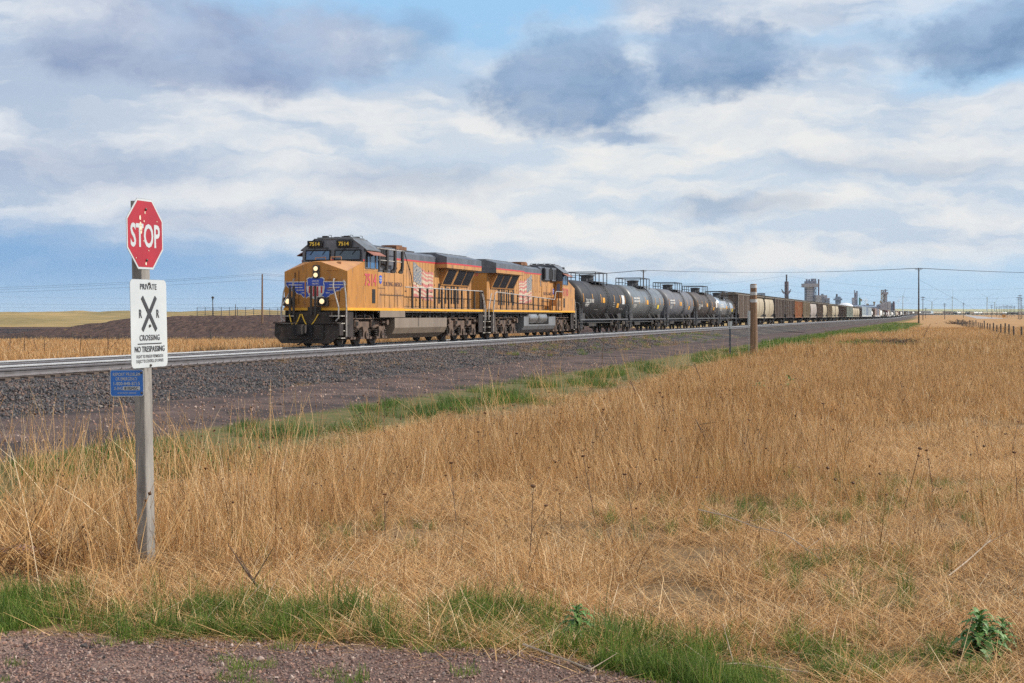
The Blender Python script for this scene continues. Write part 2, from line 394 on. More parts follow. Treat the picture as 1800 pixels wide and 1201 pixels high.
# dark bare bank left of the line
def bank_h(x, y):
    A = 3.1 * sst(-74, -48, x + (fbm(x * .2, y * .2, 5) - .5) * 6) * sst(30, -10, x) ; f = sst(176, 214, y + (fbm(x * .15, y * .1, 6) - .5) * 5) * (1 - sst(300, 340, y))
    low = (.28 + .2 * fbm(x * .1, y * .1, 23)) * sst(172, 181, y + (fbm(x * .2, y * .2, 24) - .5) * 6) * (1 - sst(222, 238, y)) * (1 - sst(-64, -52, x))
    return low + A * f + (fbm(x * .5, y * .9, 8) - .5) * .22 * np.minimum(1, A * f * 4) + (fbm(x * 1.6, y * 2.2, 18) - .5) * .35 * np.minimum(1, A * f * 4)
bx, by = np.meshgrid(np.linspace(-128, 34, 300), np.linspace(168, 346, 170))
MBANK = bpy.data.materials.new("bare_soil"); MBANK.use_nodes = True
t = MBANK.node_tree; b = t.nodes['Principled BSDF']; b.inputs['Roughness'].default_value = 1; b.inputs['Specular IOR Level'].default_value = .1
P = E(t, t.nodes.new('ShaderNodeTexCoord').outputs['Object'])
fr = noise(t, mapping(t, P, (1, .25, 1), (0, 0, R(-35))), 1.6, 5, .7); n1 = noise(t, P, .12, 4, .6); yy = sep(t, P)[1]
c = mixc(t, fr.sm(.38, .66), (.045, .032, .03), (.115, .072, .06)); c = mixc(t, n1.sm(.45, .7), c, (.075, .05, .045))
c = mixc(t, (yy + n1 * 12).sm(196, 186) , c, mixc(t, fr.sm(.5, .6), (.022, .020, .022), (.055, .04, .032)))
c = mixc(t, noise(t, P, .9, 5, .8).sm(.58, .68) * .75, c, (.24, .155, .085))
t.links.new(c.k, b.inputs['Base Color'])
bn = t.nodes.new('ShaderNodeBump'); bn.inputs['Strength'].default_value = .8; bn.inputs['Distance'].default_value = .25; t.links.new(fr.k, bn.inputs['Height']); t.links.new(bn.outputs[0], b.inputs['Normal'])
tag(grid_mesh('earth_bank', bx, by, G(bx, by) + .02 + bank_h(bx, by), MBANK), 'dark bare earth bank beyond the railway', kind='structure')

# ballast embankment
MBAL = bpy.data.materials.new("ballast"); MBAL.use_nodes = True
t = MBAL.node_tree; b = t.nodes['Principled BSDF']; b.inputs['Roughness'].default_value = .85; b.inputs['Specular IOR Level'].default_value = .3
P = E(t, t.nodes.new('ShaderNodeTexCoord').outputs['Object'])
BAL_STOPS = [(0, (.045, .041, .043)), (.3, (.075, .069, .073)), (.5, (.052, .052, .060)), (.64, (.125, .088, .077)), (.76, (.15, .095, .078)), (.84, (.036, .034, .038)), (.93, (.095, .096, .102)), (1, (.20, .165, .145))]
va = sep(t, voro(t, P, 17, out=1))[0]; dd = voro(t, P, 17)
c = ramp(t, va, BAL_STOPS); c = mixc(t, dd.sm(.28, .62), c, (.03, .027, .028))
nn = noise(t, P, .35, 5, .6); x_, y_, _ = sep(t, P)
dust = noise(t, P, 1.6, 5, .7)
c = mixc(t, nn.sm(.42, .66) * .5 * y_.sm(42, 62), c, mixc(t, dust.sm(.4, .6), (.15, .125, .105), (.24, .185, .13)))
t.links.new(c.k, b.inputs['Base Color'])
bn = t.nodes.new('ShaderNodeBump'); bn.inputs['Strength'].default_value = .9; bn.inputs['Distance'].default_value = .06
t.links.new((1 - dd).k, bn.inputs['Height']); t.links.new(bn.outputs[0], b.inputs['Normal'])
prof_b = prof = [(15.9, .18), (16.6, .31), (17.4, .42), (18.2, .52), (19.0, .60), (19.6, .645), (19.95, .665), (20.4, .70), (22.8, .70), (23.3, .70), (24.0, .66), (24.5, .625), (27.3, .625), (27.6, .62), (28.6, .47), (31.3, .12)]
ss = np.concatenate([np.arange(-60, 160, 1.2), np.arange(160, 2990, 12)])
bxx, byy, bzz = (np.zeros((len(ss), len(prof))) for _ in range(3))
for i, s in enumerate(ss):
    for j, (p, z) in enumerate(prof):
        q, _h = path(s, p, z); k = 0
        if s < 160 and j not in (6, 7, 8, 9, 11, 12): k = (float(fbm(s * .9, p * 2.0, 41)) - .5) * .13
        bxx[i, j], byy[i, j], bzz[i, j] = q.x, q.y, q.z + k
tag(grid_mesh('ballast_bed', bxx, byy, bzz, MBAL), 'grey crushed stone ballast under the two tracks', kind='structure')

# tracks
M_RAILSIDE = mat('rail_steel', (.12, .112, .12), (.085, .075, .078), 3, (1, 1, 3), .55, .0, spec=.6)
M_RAILTOP = mat('polished_rail_head', (.80, .80, .80), (.68, .68, .69), 2, rough=.4, metal=.6)
M_RAILDARK = mat('rail_underhead_shade', (.03, .027, .03), (.045, .04, .04), 4, rough=.8)  # near-black put in for the shadow under the rail head
M_RAILRUST = mat('rail_foot', (.21, .195, .205), (.15, .13, .135), 4, (1, 1, 2), .6)
M_TIE = mat('weathered_tie', (.075, .052, .042), (.13, .095, .075), 6, (1, 1, 1), .9, bump=.4, c3=(.19, .15, .125))
# profile: (offset, height, material of the face that follows)
RP = [(-.075, -.18), (.075, -.18), (.075, -.168), (.02, -.15), (.0085, -.12), (.0085, -.06), (.036, -.045), (.0375, -.008), (.028, 0.), (-.028, 0.), (-.0375, -.008), (-.036, -.045), (-.0085, -.06), (-.0085, -.12), (-.02, -.15), (-.075, -.168)]
RM = [0, 0, 2, 0, 0, 0, 1, 1, 1, 1, 1, 0, 0, 0, 2, 0]
def rail(name, p, zt, parent, sg):
    b = MB(); S = np.concatenate([np.arange(-60, 1860, 20.), np.arange(1860, 2990, 12.)]); rings = []
    for s in S:
        h = path(s, p)[1]; c, _ = path(s, p, zt)
        rings.append([(c.x + math.cos(h) * a, c.y - math.sin(h) * a, c.z + q) for a, q in RP])
    n = len(RP); vs = [q for r in rings for q in r]
    for k in range(len(rings) - 1):
        for i in range(n):
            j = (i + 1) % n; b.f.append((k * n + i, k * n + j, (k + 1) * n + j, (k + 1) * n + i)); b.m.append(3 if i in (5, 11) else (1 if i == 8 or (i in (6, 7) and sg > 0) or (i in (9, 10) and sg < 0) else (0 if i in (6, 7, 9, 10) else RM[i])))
    b.v = vs
    return b.build(name, [M_RAILSIDE, M_RAILTOP, M_RAILRUST, M_RAILDARK], parent)
tie_me = None
for nm, P0, ZT, lab in (('railway_track', P_NEAR, Z_NEAR, 'empty nearer track of steel rails on wooden ties'), ('railway_track', P_TRAIN, Z_TRAIN, 'farther track carrying the freight train')):
    tr = tag(empty(nm), lab, kind='structure')
    for sg in (-1, 1): rail('rail', P0 + sg * .75, ZT, tr, sg)
    far = MB(); n0 = 0
    for i, s in enumerate(np.arange(8, 330, .53)):
        c, h = path(s + random.uniform(-.03, .03), P0 + random.uniform(-.06, .06), ZT - .18 + random.uniform(-.008, .006))
        L = random.uniform(1.27, 1.36)
        if P0 == P_NEAR and 50 <= i < 150:
            if tie_me is None:
                tie_me = MB().box(-1.3, 1.3, -.115, .115, -.17, 0)
                for e in (-1, 1): tie_me.box(e * .75 - .11, e * .75 + .11, -.09, .09, .0, .012, 1).box(e * .75 + .085, e * .75 + .115, -.05, -.02, .012, .045, 1).box(e * .75 - .115, e * .75 - .085, .02, .05, .012, .045, 1)
                o = tie_me.build('tie', [M_TIE, M_RAILRUST], tr); tie_me = o.data
            else:
                o = bpy.data.objects.new('tie', tie_me); COL.objects.link(o); o.parent = tr
            o.location = c; o.rotation_euler = (0, 0, -h + random.uniform(-.02, .02)); o.scale = (L / 1.3, random.uniform(.9, 1.05), 1)
        else:
            ax = Vector((math.cos(h), -math.sin(h), 0)); ay = Vector((math.sin(h), math.cos(h), 0))
            vs = [c + ax * (i_ * L) + ay * (j_ * .11) + Vector((0, 0, k_)) for i_ in (-1, 1) for j_ in (-1, 1) for k_ in (-.17, 0)]
            far.add(vs, [(0, 1, 3, 2), (4, 6, 7, 5), (0, 4, 5, 1), (2, 3, 7, 6), (0, 2, 6, 4), (1, 5, 7, 3)])
    tag(far.build('tie_course', M_TIE, tr), kind='stuff')

KEEP_CLEAR = [(-4.25, 12.5, .55), (-3.20, 12.35, .22), ((1722 - 900) / FPX * 9.25, 9.25, .22), ((1014 - 900) / FPX * 9.75, 9.75, .16), ((1762 - 900) / FPX * 9.45, 9.45, .16), ((258 - 900) / FPX * 12.6, 12.6, .16)]
# ------------------------------------------------------------------ scattering (ground cover and loose stones only)
def scatter(name, protos, pts, rot, scl, idx, tint, label):
    """one object: a point cloud whose points carry clump meshes"""
    pts = np.asarray(pts, np.float32); keep = np.ones(len(pts), bool)
    if not name.endswith(('stones',)):
        for ex_, ey_, er_ in KEEP_CLEAR: keep &= ~(((pts[:, 0] - ex_) ** 2 + (pts[:, 1] - ey_) ** 2 < er_ ** 2) | ((np.abs(pts[:, 0] - ex_ * pts[:, 1] / ey_) < er_ * .8) & (pts[:, 1] < ey_) & (pts[:, 1] > ey_ - er_ * 2.2)))
    pts = pts[keep]; rot, scl, idx, tint = (np.asarray(q)[keep] for q in (rot, scl, idx, tint)); n = len(pts)
    me = bpy.data.meshes.new(name); me.vertices.add(n); me.vertices.foreach_set('co', pts.ravel())
    for nm, ty, arr in (('rot', 'FLOAT_VECTOR', rot), ('scl', 'FLOAT_VECTOR', scl), ('idx', 'INT', idx), ('tint', 'FLOAT', tint)):
        a = me.attributes.new(nm, ty, 'POINT'); arr = np.asarray(arr)
        a.data.foreach_set('vector' if ty == 'FLOAT_VECTOR' else 'value', arr.astype(np.int32 if ty == 'INT' else np.float32).ravel())
    o = bpy.data.objects.new(name, me); COL.objects.link(o)
    src = bpy.data.collections.new(name + '_source')
    for k, q in enumerate(protos):
        so = bpy.data.objects.new('%s_clump_%02d' % (name, k), q); src.objects.link(so)
    g = bpy.data.node_groups.new(name, 'GeometryNodeTree')
    g.interface.new_socket('Geometry', in_out='INPUT', socket_type='NodeSocketGeometry'); g.interface.new_socket('Geometry', in_out='OUTPUT', socket_type='NodeSocketGeometry')
    gi, go = g.nodes.new('NodeGroupInput'), g.nodes.new('NodeGroupOutput')
    ci = g.nodes.new('GeometryNodeCollectionInfo'); ci.inputs['Collection'].default_value = src; ci.inputs['Separate Children'].default_value = True; ci.inputs['Reset Children'].default_value = True
    ip = g.nodes.new('GeometryNodeInstanceOnPoints'); ip.inputs['Pick Instance'].default_value = True
    def attr(nm, ty):
        a = g.nodes.new('GeometryNodeInputNamedAttribute'); a.data_type = ty; a.inputs[0].default_value = nm; return a.outputs[0]
    g.links.new(gi.outputs[0], ip.inputs['Points']); g.links.new(ci.outputs[0], ip.inputs['Instance'])
    g.links.new(attr('idx', 'INT'), ip.inputs['Instance Index'])
    er = g.nodes.new('FunctionNodeEulerToRotation'); g.links.new(attr('rot', 'FLOAT_VECTOR'), er.inputs[0]); g.links.new(er.outputs[0], ip.inputs['Rotation'])
    g.links.new(attr('scl', 'FLOAT_VECTOR'), ip.inputs['Scale']); g.links.new(ip.outputs[0], go.inputs[0])
    md = o.modifiers.new('scatter', 'NODES'); md.node_group = g
    return tag(o, label, kind='stuff')
def blades(n, rad, L, W, lean, curl, seed, lie=0., colr=(0, 1), heads=0, wtip=.35, squish=1.0):
    """a clump of n thin blades: curved three-segment ribbons; colour value per blade in attribute 'v'"""
    g = np.random.default_rng(seed); r = rad * np.sqrt(g.random(n)); a = g.random(n) * 2 * np.pi
    base = np.stack([r * np.cos(a), r * np.sin(a) * squish, np.zeros(n)], -1)
    ln = L[0] + (L[1] - L[0]) * g.random(n); wd = W[0] + (W[1] - W[0]) * g.random(n)
    d = g.random(n) * 2 * np.pi; hd = np.stack([np.cos(d), np.sin(d)], -1)
    th0 = np.abs(g.normal(0, lean, n)) + lie * (.75 + .5 * g.random(n)); th0 = np.clip(th0, 0, 1.50); cu = g.normal(curl, abs(curl) * .6 + .05, n)
    fd = d + np.pi / 2 + g.normal(0, .9, n); side = np.stack([np.cos(fd), np.sin(fd), np.zeros(n)], -1)
    lev = [base]; th = th0.copy(); p = base.copy()
    for k in range(3):
        st = ln / 3; p = p + np.stack([np.sin(th) * hd[:, 0] * st, np.sin(th) * hd[:, 1] * st, np.cos(th) * st], -1); th = np.clip(th + cu / 3, -.3, 2.2)
        p[:, 2] = np.maximum(p[:, 2], .008); lev.append(p.copy())
    V = []; wf = [1, .9, .7, wtip]
    for k in range(4):
        o = side * (wd * wf[k] / 2)[:, None]; V += [lev[k] - o, lev[k] + o]
    V = np.stack(V, 1).reshape(-1, 3); i0 = np.arange(n)[:, None] * 8
    F = np.concatenate([i0 + np.array([[2 * k, 2 * k + 1, 2 * k + 3, 2 * k + 2]]) for k in range(3)], 0)
    val = colr[0] + (colr[1] - colr[0]) * g.random(n); vv = np.repeat(val, 8)
    if heads:
        hv, hf = [], []; nb = len(V)
        for q in range(heads):
            c = lev[3][g.integers(n)]; rr = g.uniform(.010, .017)
            o_ = np.array([(1, 0, 0), (-1, 0, 0), (0, 1, 0), (0, -1, 0), (0, 0, .8), (0, 0, -.8)]) * rr
            hv += list(c + o_); k = nb + q * 6
            for f in ((0, 2, 4), (2, 1, 4), (1, 3, 4), (3, 0, 4), (2, 0, 5), (1, 2, 5), (3, 1, 5), (0, 3, 5)): hf.append([k + i for i in f])
        V = np.concatenate([V, np.array(hv)]); vv = np.concatenate([vv, np.full(len(hv), -1.0)])
    else: hf = []
    me = bpy.data.meshes.new('clump'); me.from_pydata(V.tolist(), [], F.tolist() + hf)
    at_ = me.attributes.new('v', 'FLOAT', 'POINT'); at_.data.foreach_set('value', vv.astype(np.float32)); me.update()
    return me
def blade_mat(name, stops, tint_lo, tint_hi, trans=.25, head=(.13, .066, .034), rough=.6):
    m = bpy.data.materials.new(name); m.use_nodes = True; t = m.node_tree; b = t.nodes['Principled BSDF']
    av = t.nodes.new('ShaderNodeAttribute'); av.attribute_name = 'v'; ti = t.nodes.new('ShaderNodeAttribute'); ti.attribute_type = 'INSTANCER'; ti.attribute_name = 'tint'
    v = E(t, av.outputs['Fac']); c = ramp(t, v.max(0.), stops)
    c = mixc(t, 1.0, c, mixc(t, E(t, ti.outputs['Fac']), tint_lo, tint_hi), 'MULTIPLY')
    c = mixc(t, (v * -1).gt(.5), c, head)
    t.links.new(c.k, b.inputs['Base Color']); b.inputs['Roughness'].default_value = rough; b.inputs['Specular IOR Level'].default_value = .25
    tr = t.nodes.new('ShaderNodeBsdfTranslucent'); t.links.new(c.k, tr.inputs[0]); mx = t.nodes.new('ShaderNodeMixShader'); mx.inputs[0].default_value = trans
    out = t.nodes['Material Output']; t.links.new(b.outputs[0], mx.inputs[1]); t.links.new(tr.outputs[0], mx.inputs[2]); t.links.new(mx.outputs[0], out.inputs[0])
    return m
# ================================================================== locomotives
SRGB = lambda r, g, b: tuple(((x / 255 + .055) / 1.055) ** 2.4 if x > 10 else x / 3295. for x in (r, g, b))
M_YEL = mat('armour_yellow', (.53, .265, .092), (.44, .215, .07), 1.6, (1, 1, .25), .5, spec=.4, c3=(.27, .145, .075), s3=2.2, lo3=.46, hi3=.70, rvar=.2)
M_NOSE = mat('armour_yellow_nose', (.49, .22, .048), (.41, .18, .038), 2, (1, 1, .3), .5, spec=.4, c3=(.27, .135, .055), s3=3.5, lo3=.52, hi3=.72)
M_DUST = mat('dust_coated_yellow', (.50, .27, .13), (.42, .22, .12), 2.4, (1, 1, .6), .65, spec=.3)
M_STRIPE = mat('stripe_yellow', (.78, .40, .02), (.68, .33, .02), 3, rough=.5)
M_GREY = mat('harbor_grey', (.125, .135, .16), (.085, .095, .115), 2, (1, 1, .4), .45, spec=.5, c3=(.12, .12, .125), s3=1.5)
M_ROOF = mat('roof_grey', (.17, .18, .20), (.10, .105, .11), 1.5, rough=.4, c3=(.10, .085, .07), s3=2)
M_RED = mat('stripe_red', (.55, .045, .05), (.45, .05, .06), 3, rough=.5)
M_FRAME = mat('dirty_underframe', (.045, .036, .033), (.024, .02, .02), 2.5, rough=.75, c3=(.12, .085, .065), s3=1.7)
M_DARK = mat('dark_equipment', (.022, .02, .022), (.045, .037, .034), 3, rough=.7)
M_PILOT = mat('pilot_plate', (.030, .025, .024), (.05, .038, .033), 2.2, rough=.65, spec=.3, c3=(.085, .06, .046), s3=1.8)
M_TRUCK = mat('dusty_truck', (.15, .10, .074), (.085, .058, .045), 3, rough=.85, c3=(.055, .042, .038), s3=2.5)
M_WHEEL = mat('wheel_steel', (.10, .075, .06), (.05, .042, .038), 3, rough=.6)
M_TANK = mat('fuel_tank_paint', (.245, .195, .15), (.20, .155, .12), 1.2, (1, 1, .2), .42, spec=.5, c3=(.15, .115, .09), s3=1.0)
M_TANK2 = mat('fuel_tank_grey', (.20, .205, .215), (.15, .15, .155), 1.4, (1, 1, .2), .4, spec=.5, c3=(.16, .125, .095), s3=1.2)
M_ALU = mat('brushed_reservoir', (.46, .45, .44), (.34, .32, .31), 3, (.3, 1, 1), .35, .7)
M_RAILING = mat('worn_handrail', (.50, .47, .44), (.32, .29, .27), 6, rough=.5)
M_POST = mat('dark_stanchion', (.03, .026, .026), (.05, .04, .035), 5, rough=.6)
M_GLASS = mat('cab_glass', (.02, .045, .075), (.03, .06, .09), 2, rough=.06, spec=.9)
M_BLUEGL = mat('bright_cab_glass', (.03, .13, .30), (.02, .08, .22), 3, rough=.05, spec=1.0)
M_BLACK = mat('black_opening', (.009, .009, .012), (.014, .013, .016), 4, rough=.8)
M_SCREEN = mat('radiator_screen', (.006, .007, .014), (.01, .01, .018), 30, rough=.6)
M_LAMP = mat('headlight', (1, .8, .5), rough=.3, emit=(1, .72, .40, .85))
M_LAMPH = mat('lamp_housing', (.10, .085, .075), (.06, .05, .05), 5, rough=.6)
M_BLUE = mat('emblem_blue', (.028, .085, .50), (.03, .075, .40), 5, rough=.5)
M_WHITE = mat('emblem_white', (.72, .70, .66), (.6, .57, .52), 5, rough=.5)
M_LETRED = mat('lettering_red', (.56, .075, .10), (.48, .08, .10), 5, rough=.5)
M_LETDK = mat('lettering_dark', (.13, .07, .06), (.2, .11, .08), 5, rough=.6)
M_SEAM = mat('panel_seam', (.12, .065, .035), (.075, .045, .03), 6, rough=.7)
M_RUST = mat('rusty_iron', (.22, .10, .045), (.13, .06, .035), 3, rough=.85)
M_HOSE = mat('yellow_hose', (.72, .44, .02), (.6, .36, .03), 8, rough=.5)
M_SHADE = mat('brown_awning', (.30, .125, .09), (.22, .09, .07), 4, rough=.8)
M_FLAGB = mat('flag_blue_grey', (.155, .175, .21), (.22, .225, .235), 3, rough=.6)
M_FLAGR = mat('flag_red', (.50, .155, .145), (.45, .18, .15), 3, rough=.6)
M_FLAGW = mat('flag_white', (.55, .46, .35), (.48, .37, .26), 3, rough=.6)
M_GOLD = mat('number_gold', (.85, .62, .08), (.8, .55, .06), 3, rough=.5)
M_STEP = mat('step_tread', (.55, .52, .46), (.35, .31, .27), 5, rough=.5)

def arc_tube(cx, cz, r, a0, a1, n=12): return [(cx + r * math.cos(R(a0 + (a1 - a0) * i / n)), cz + r * math.sin(R(a0 + (a1 - a0) * i / n))) for i in range(n + 1)]
def make_truck(name, parent, x, wb=1.95, axles=3, locomotive=True, reach=2.75):
    """power truck: side frames, axle boxes, springs, wheelsets"""
    t = empty(name, (x, 0, 0)); t.parent = parent
    for sg in (-1, 1):
        b = MB(); y0, y1 = sg * .98, sg * 1.12; ya, yb = min(y0, y1), max(y0, y1)
        poly = [(-reach, .98), (-reach + .35, 1.12), (reach - .35, 1.12), (reach, .98), (reach, .66), (reach - .45, .60)]
        # arches round the axles
        xs = [(i - (axles - 1) / 2) * wb for i in range(axles)]
        for xc in reversed(xs): poly += [(xc + .62, .62), (xc + .42, .80), (xc - .42, .80), (xc - .62, .62)]
        poly += [(-reach + .45, .60), (-reach, .66)]
        b.prism(poly, ya, yb, 'y')
        for xc in xs:
            b.box(xc - .30, xc + .30, sg * 1.12 - .10, sg * 1.12 + .12, .30, .86)
            b.prism([(xc - .40, .30), (xc + .40, .30), (xc + .28, .70), (xc - .28, .70)], sg * 1.20 - .06, sg * 1.20 + .06, 'y')
            b.cyl((xc, sg * 1.22, .50), (xc, sg * 1.33, .50), .17, n=14); b.cyl((xc, sg * 1.33, .50), (xc, sg * 1.345, .50), .06, n=8, m=1)
            for e in (-1, 1):
                for k in range(4): b.lathe([(.075, .0), (.115, .03), (.075, .06)], 10, 'z', (xc + e * .55, sg * 1.16, .40 + k * .085), 1)
                b.box(xc + e * .55 - .13, xc + e * .55 + .13, sg * 1.16 - .12, sg * 1.16 + .12, .30, .40)
        for k in range(axles - 1):
            xc = xs[k] + wb / 2
            b.box(xc - .22, xc + .22, sg * 1.1 - .08, sg * 1.1 + .10, .84, 1.20); b.box(xc - .10, xc + .02, sg * 1.19, sg * 1.25, .92, 1.08, 1); b.box(xc + .08, xc + .14, sg * 1.19, sg * 1.24, .86, 1.10, 1)
        for e in (-1, 1):
            b.cyl((e * (reach - .25), sg * 1.05, 1.06), (e * (reach - .25), sg * 1.36, 1.06), .15, n=14); b.cyl((e * (reach - .75), sg * 1.22, 1.06), (e * (reach - .3), sg * 1.22, 1.06), .08, n=10)
            b.beam((e * (reach - .3), sg * 1.2, .98), (e * (reach - .8), sg * 1.24, .42), .07, .12)
        b.tube([(-reach + .3, sg * 1.24, 1.22), (reach - .3, sg * 1.24, 1.22)], .028); b.tube([(-.7, sg * 1.2, 1.24), (-.5, sg * 1.2, 1.36), (.9, sg * 1.2, 1.36)], .03)
        b.build('side_frame', [M_TRUCK, M_FRAME], t, 35)
    MB().box(-reach + .2, reach - .2, -.95, .95, .62, 1.05).build('bolster', M_DARK, t)
    for i in range(axles):
        xc = (i - (axles - 1) / 2) * wb; w = MB()
        for sg in (-1, 1): w.lathe([(.10, sg * .84), (.34, sg * .835), (.40, sg * .82), (.50, sg * .815), (.515, sg * .70), (.54, sg * .69), (.54, sg * .665), (.40, sg * .665), (.12, sg * .69)], 24, 'y', (xc, 0, .515))
        w.cyl((xc, -.9, .515), (xc, .9, .515), .09, n=10); w.build('wheelset', M_WHEEL, t, 35)
    return t
def bolt_rows(b, pts, r, nrm, m=0):
    for p in pts:
        q = Vector(p); b.box(q.x - r, q.x + r, q.y - (.012 if nrm == 'y' else r), q.y + (.012 if nrm == 'y' else r), q.z - r, q.z + r, m)
def make_flag(parent, name, y, x_c, z0, z1, W, sg, flip, mats):
    """wavy painted flag, thin panels a few mm proud of the hood wall"""
    fl = empty(name, (0, 0, 0)); fl.parent = parent
    ns, nx, H = 13, 26, z1 - z0
    def wav(u): return .10 * math.sin(u * 7.5 + .6) + .035 * math.sin(u * 17)
    def P(u, v): # u 0 hoist .. 1 fly, v 0 bottom .. 1 top
        sag = .18 * u + .05 * math.sin(u * 9); x = (u - .5) * W * (1 + .06 * (v - .5)); z = z0 + H * (v * (.88 - .10 * u) + .12) + wav(u) * .8 - sag * .9 + (.06 * math.sin(v * 9 + u * 3))
        return (x_c + (x if flip else -x), z)
    st = {0: MB(), 1: MB()}
    for k in range(ns):
        v0, v1 = k / ns, (k + 1) / ns; u0 = .38 if k >= 6 else 0
        vs, fs = [], []
        for i in range(nx + 1):
            u = u0 + (1 - u0) * i / nx
            for v in (v0, v1): q = P(u, v); vs.append((q[0], y + sg * .004, q[1]))
        for i in range(nx): fs.append((2 * i, 2 * i + 1, 2 * i + 3, 2 * i + 2))
        st[k % 2].add(vs, fs)
    st[0].build('red_stripe', mats[1], fl); st[1].build('white_stripe', mats[2], fl)
    c = MB(); vs, fs = [], []
    for i in range(11):
        for j in range(7):
            q = P(.40 * i / 10, 6 / 13 + 7 / 13 * j / 6 + .02); vs.append((q[0], y + sg * .006, q[1]))
    for i in range(10):
        for j in range(6): k = i * 7 + j; fs.append((k, k + 1, k + 8, k + 7))
    c.add(vs, fs)
    for i in range(6):
        for j in range(4):
            q = P(.05 + .06 * i, .50 + .125 * j + (.05 if i % 2 else 0)); r = .045
            c.plate([(r * math.cos(a * math.pi / 2.5 + .3), r * math.sin(a * math.pi / 2.5 + .3)) for a in range(5)], (q[0], y + sg * .008, q[1]), (1, 0, 0), (0, 0, 1), .002, 1)
    c.build('star_field', [mats[0], mats[2]], fl)
    return fl
def shield_poly(w, h, n=10):
    """heraldic shield outline, origin at the centre"""
    pts = [(-.5, .36), (-.36, .42), (-.24, .40), (-.14, .47), (0, .5), (.14, .47), (.24, .40), (.36, .42), (.5, .36)]
    side = [(.46, .20), (.50, .0), (.46, -.20), (.30, -.38), (.12, -.46), (0, -.5)]
    pts += side + [(-x, y) for x, y in side[-2::-1]]
    return [(x * w, y * h) for x, y in pts]
def wing_emblem(parent, x):
    """winged shield on the nose, built in thin layers; faces +x; y to the viewer's right"""
    em = empty('winged_emblem', (x, 0, 2.62)); em.parent = parent
    ax, up = (0, 1, 0), (0, 0, 1)
    def feathers(sg, grow):
        tops = [(.30, .14), (1.36, .17)]; g = grow
        poly = [(.22, .20 + g), (1.38 + g, .20 + g), (1.40 + g, .12 - g)]
        poly += [(1.30, -.03 - g), (1.20, -.05 - g), (1.16, -.14 - g), (1.02, -.17 - g), (.98, -.16 - g), (.90, -.27 - g), (.76, -.31 - g), (.70, -.30 - g), (.60, -.42 - g), (.44, -.47 - g), (.34, -.40 - g), (.22, -.42 - g)]
        poly = [(sg * a, b) for a, b in poly]
        return poly if sg > 0 else poly[::-1]
    for sg in (-1, 1):
        b = MB(); b.plate(feathers(sg, .035), (0.002, 0, 0), ax, up, .003, 1); b.plate(feathers(sg, 0), (0.006, 0, 0), ax, up, .003, 0)
        for z, a0, a1 in ((.07, .64, 1.30), (-.045, .62, 1.14), (-.16, .56, .92), (-.285, .48, .66)):
            q = [(sg * a0, z), (sg * a1, z), (sg * a1, z + .032), (sg * a0, z + .032)]
            b.plate(q if sg > 0 else q[::-1], (0.010, 0, 0), ax, up, .003, 1)
        b.build('wing', [M_BLUE, M_WHITE], em)
    s = MB(); s.plate([(a, b_) for a, b_ in shield_poly(.86, 1.08)][::-1], (0.011, 0, -.03), ax, up, .003, 1)
    top = [p for p in shield_poly(.78, 1.0)]
    s.plate(top[::-1], (0.015, 0, -.03), ax, up, .003, 1)
    up_half = [(max(-.39, min(.39, a)), max(b_, .07)) for a, b_ in top]
    ded = []
    for q in up_half:
        if not ded or (abs(q[0] - ded[-1][0]) + abs(q[1] - ded[-1][1])) > .012: ded.append(q)
    s.plate(ded[::-1], (0.019, 0, -.03), ax, up, .003, 0)
    for k in (-3, -1, 1, 3):
        xc = k * .095; lo = -.46 + abs(xc) * .75
        s.plate([(xc - .04, .05), (xc + .04, .05), (xc + .04, lo), (xc - .04, lo)], (0.019, 0, -.03), ax, up, .003, 2)
    s.text('UNION', (0.024, 0, .22), ax, up, .075, 1.0, .02, 'c', m=1); s.text('PACIFIC', (0.024, 0, .10), ax, up, .075, .95, .02, 'c', m=1)
    s.build('shield', [M_BLUE, M_WHITE, M_RED], em)
    return em
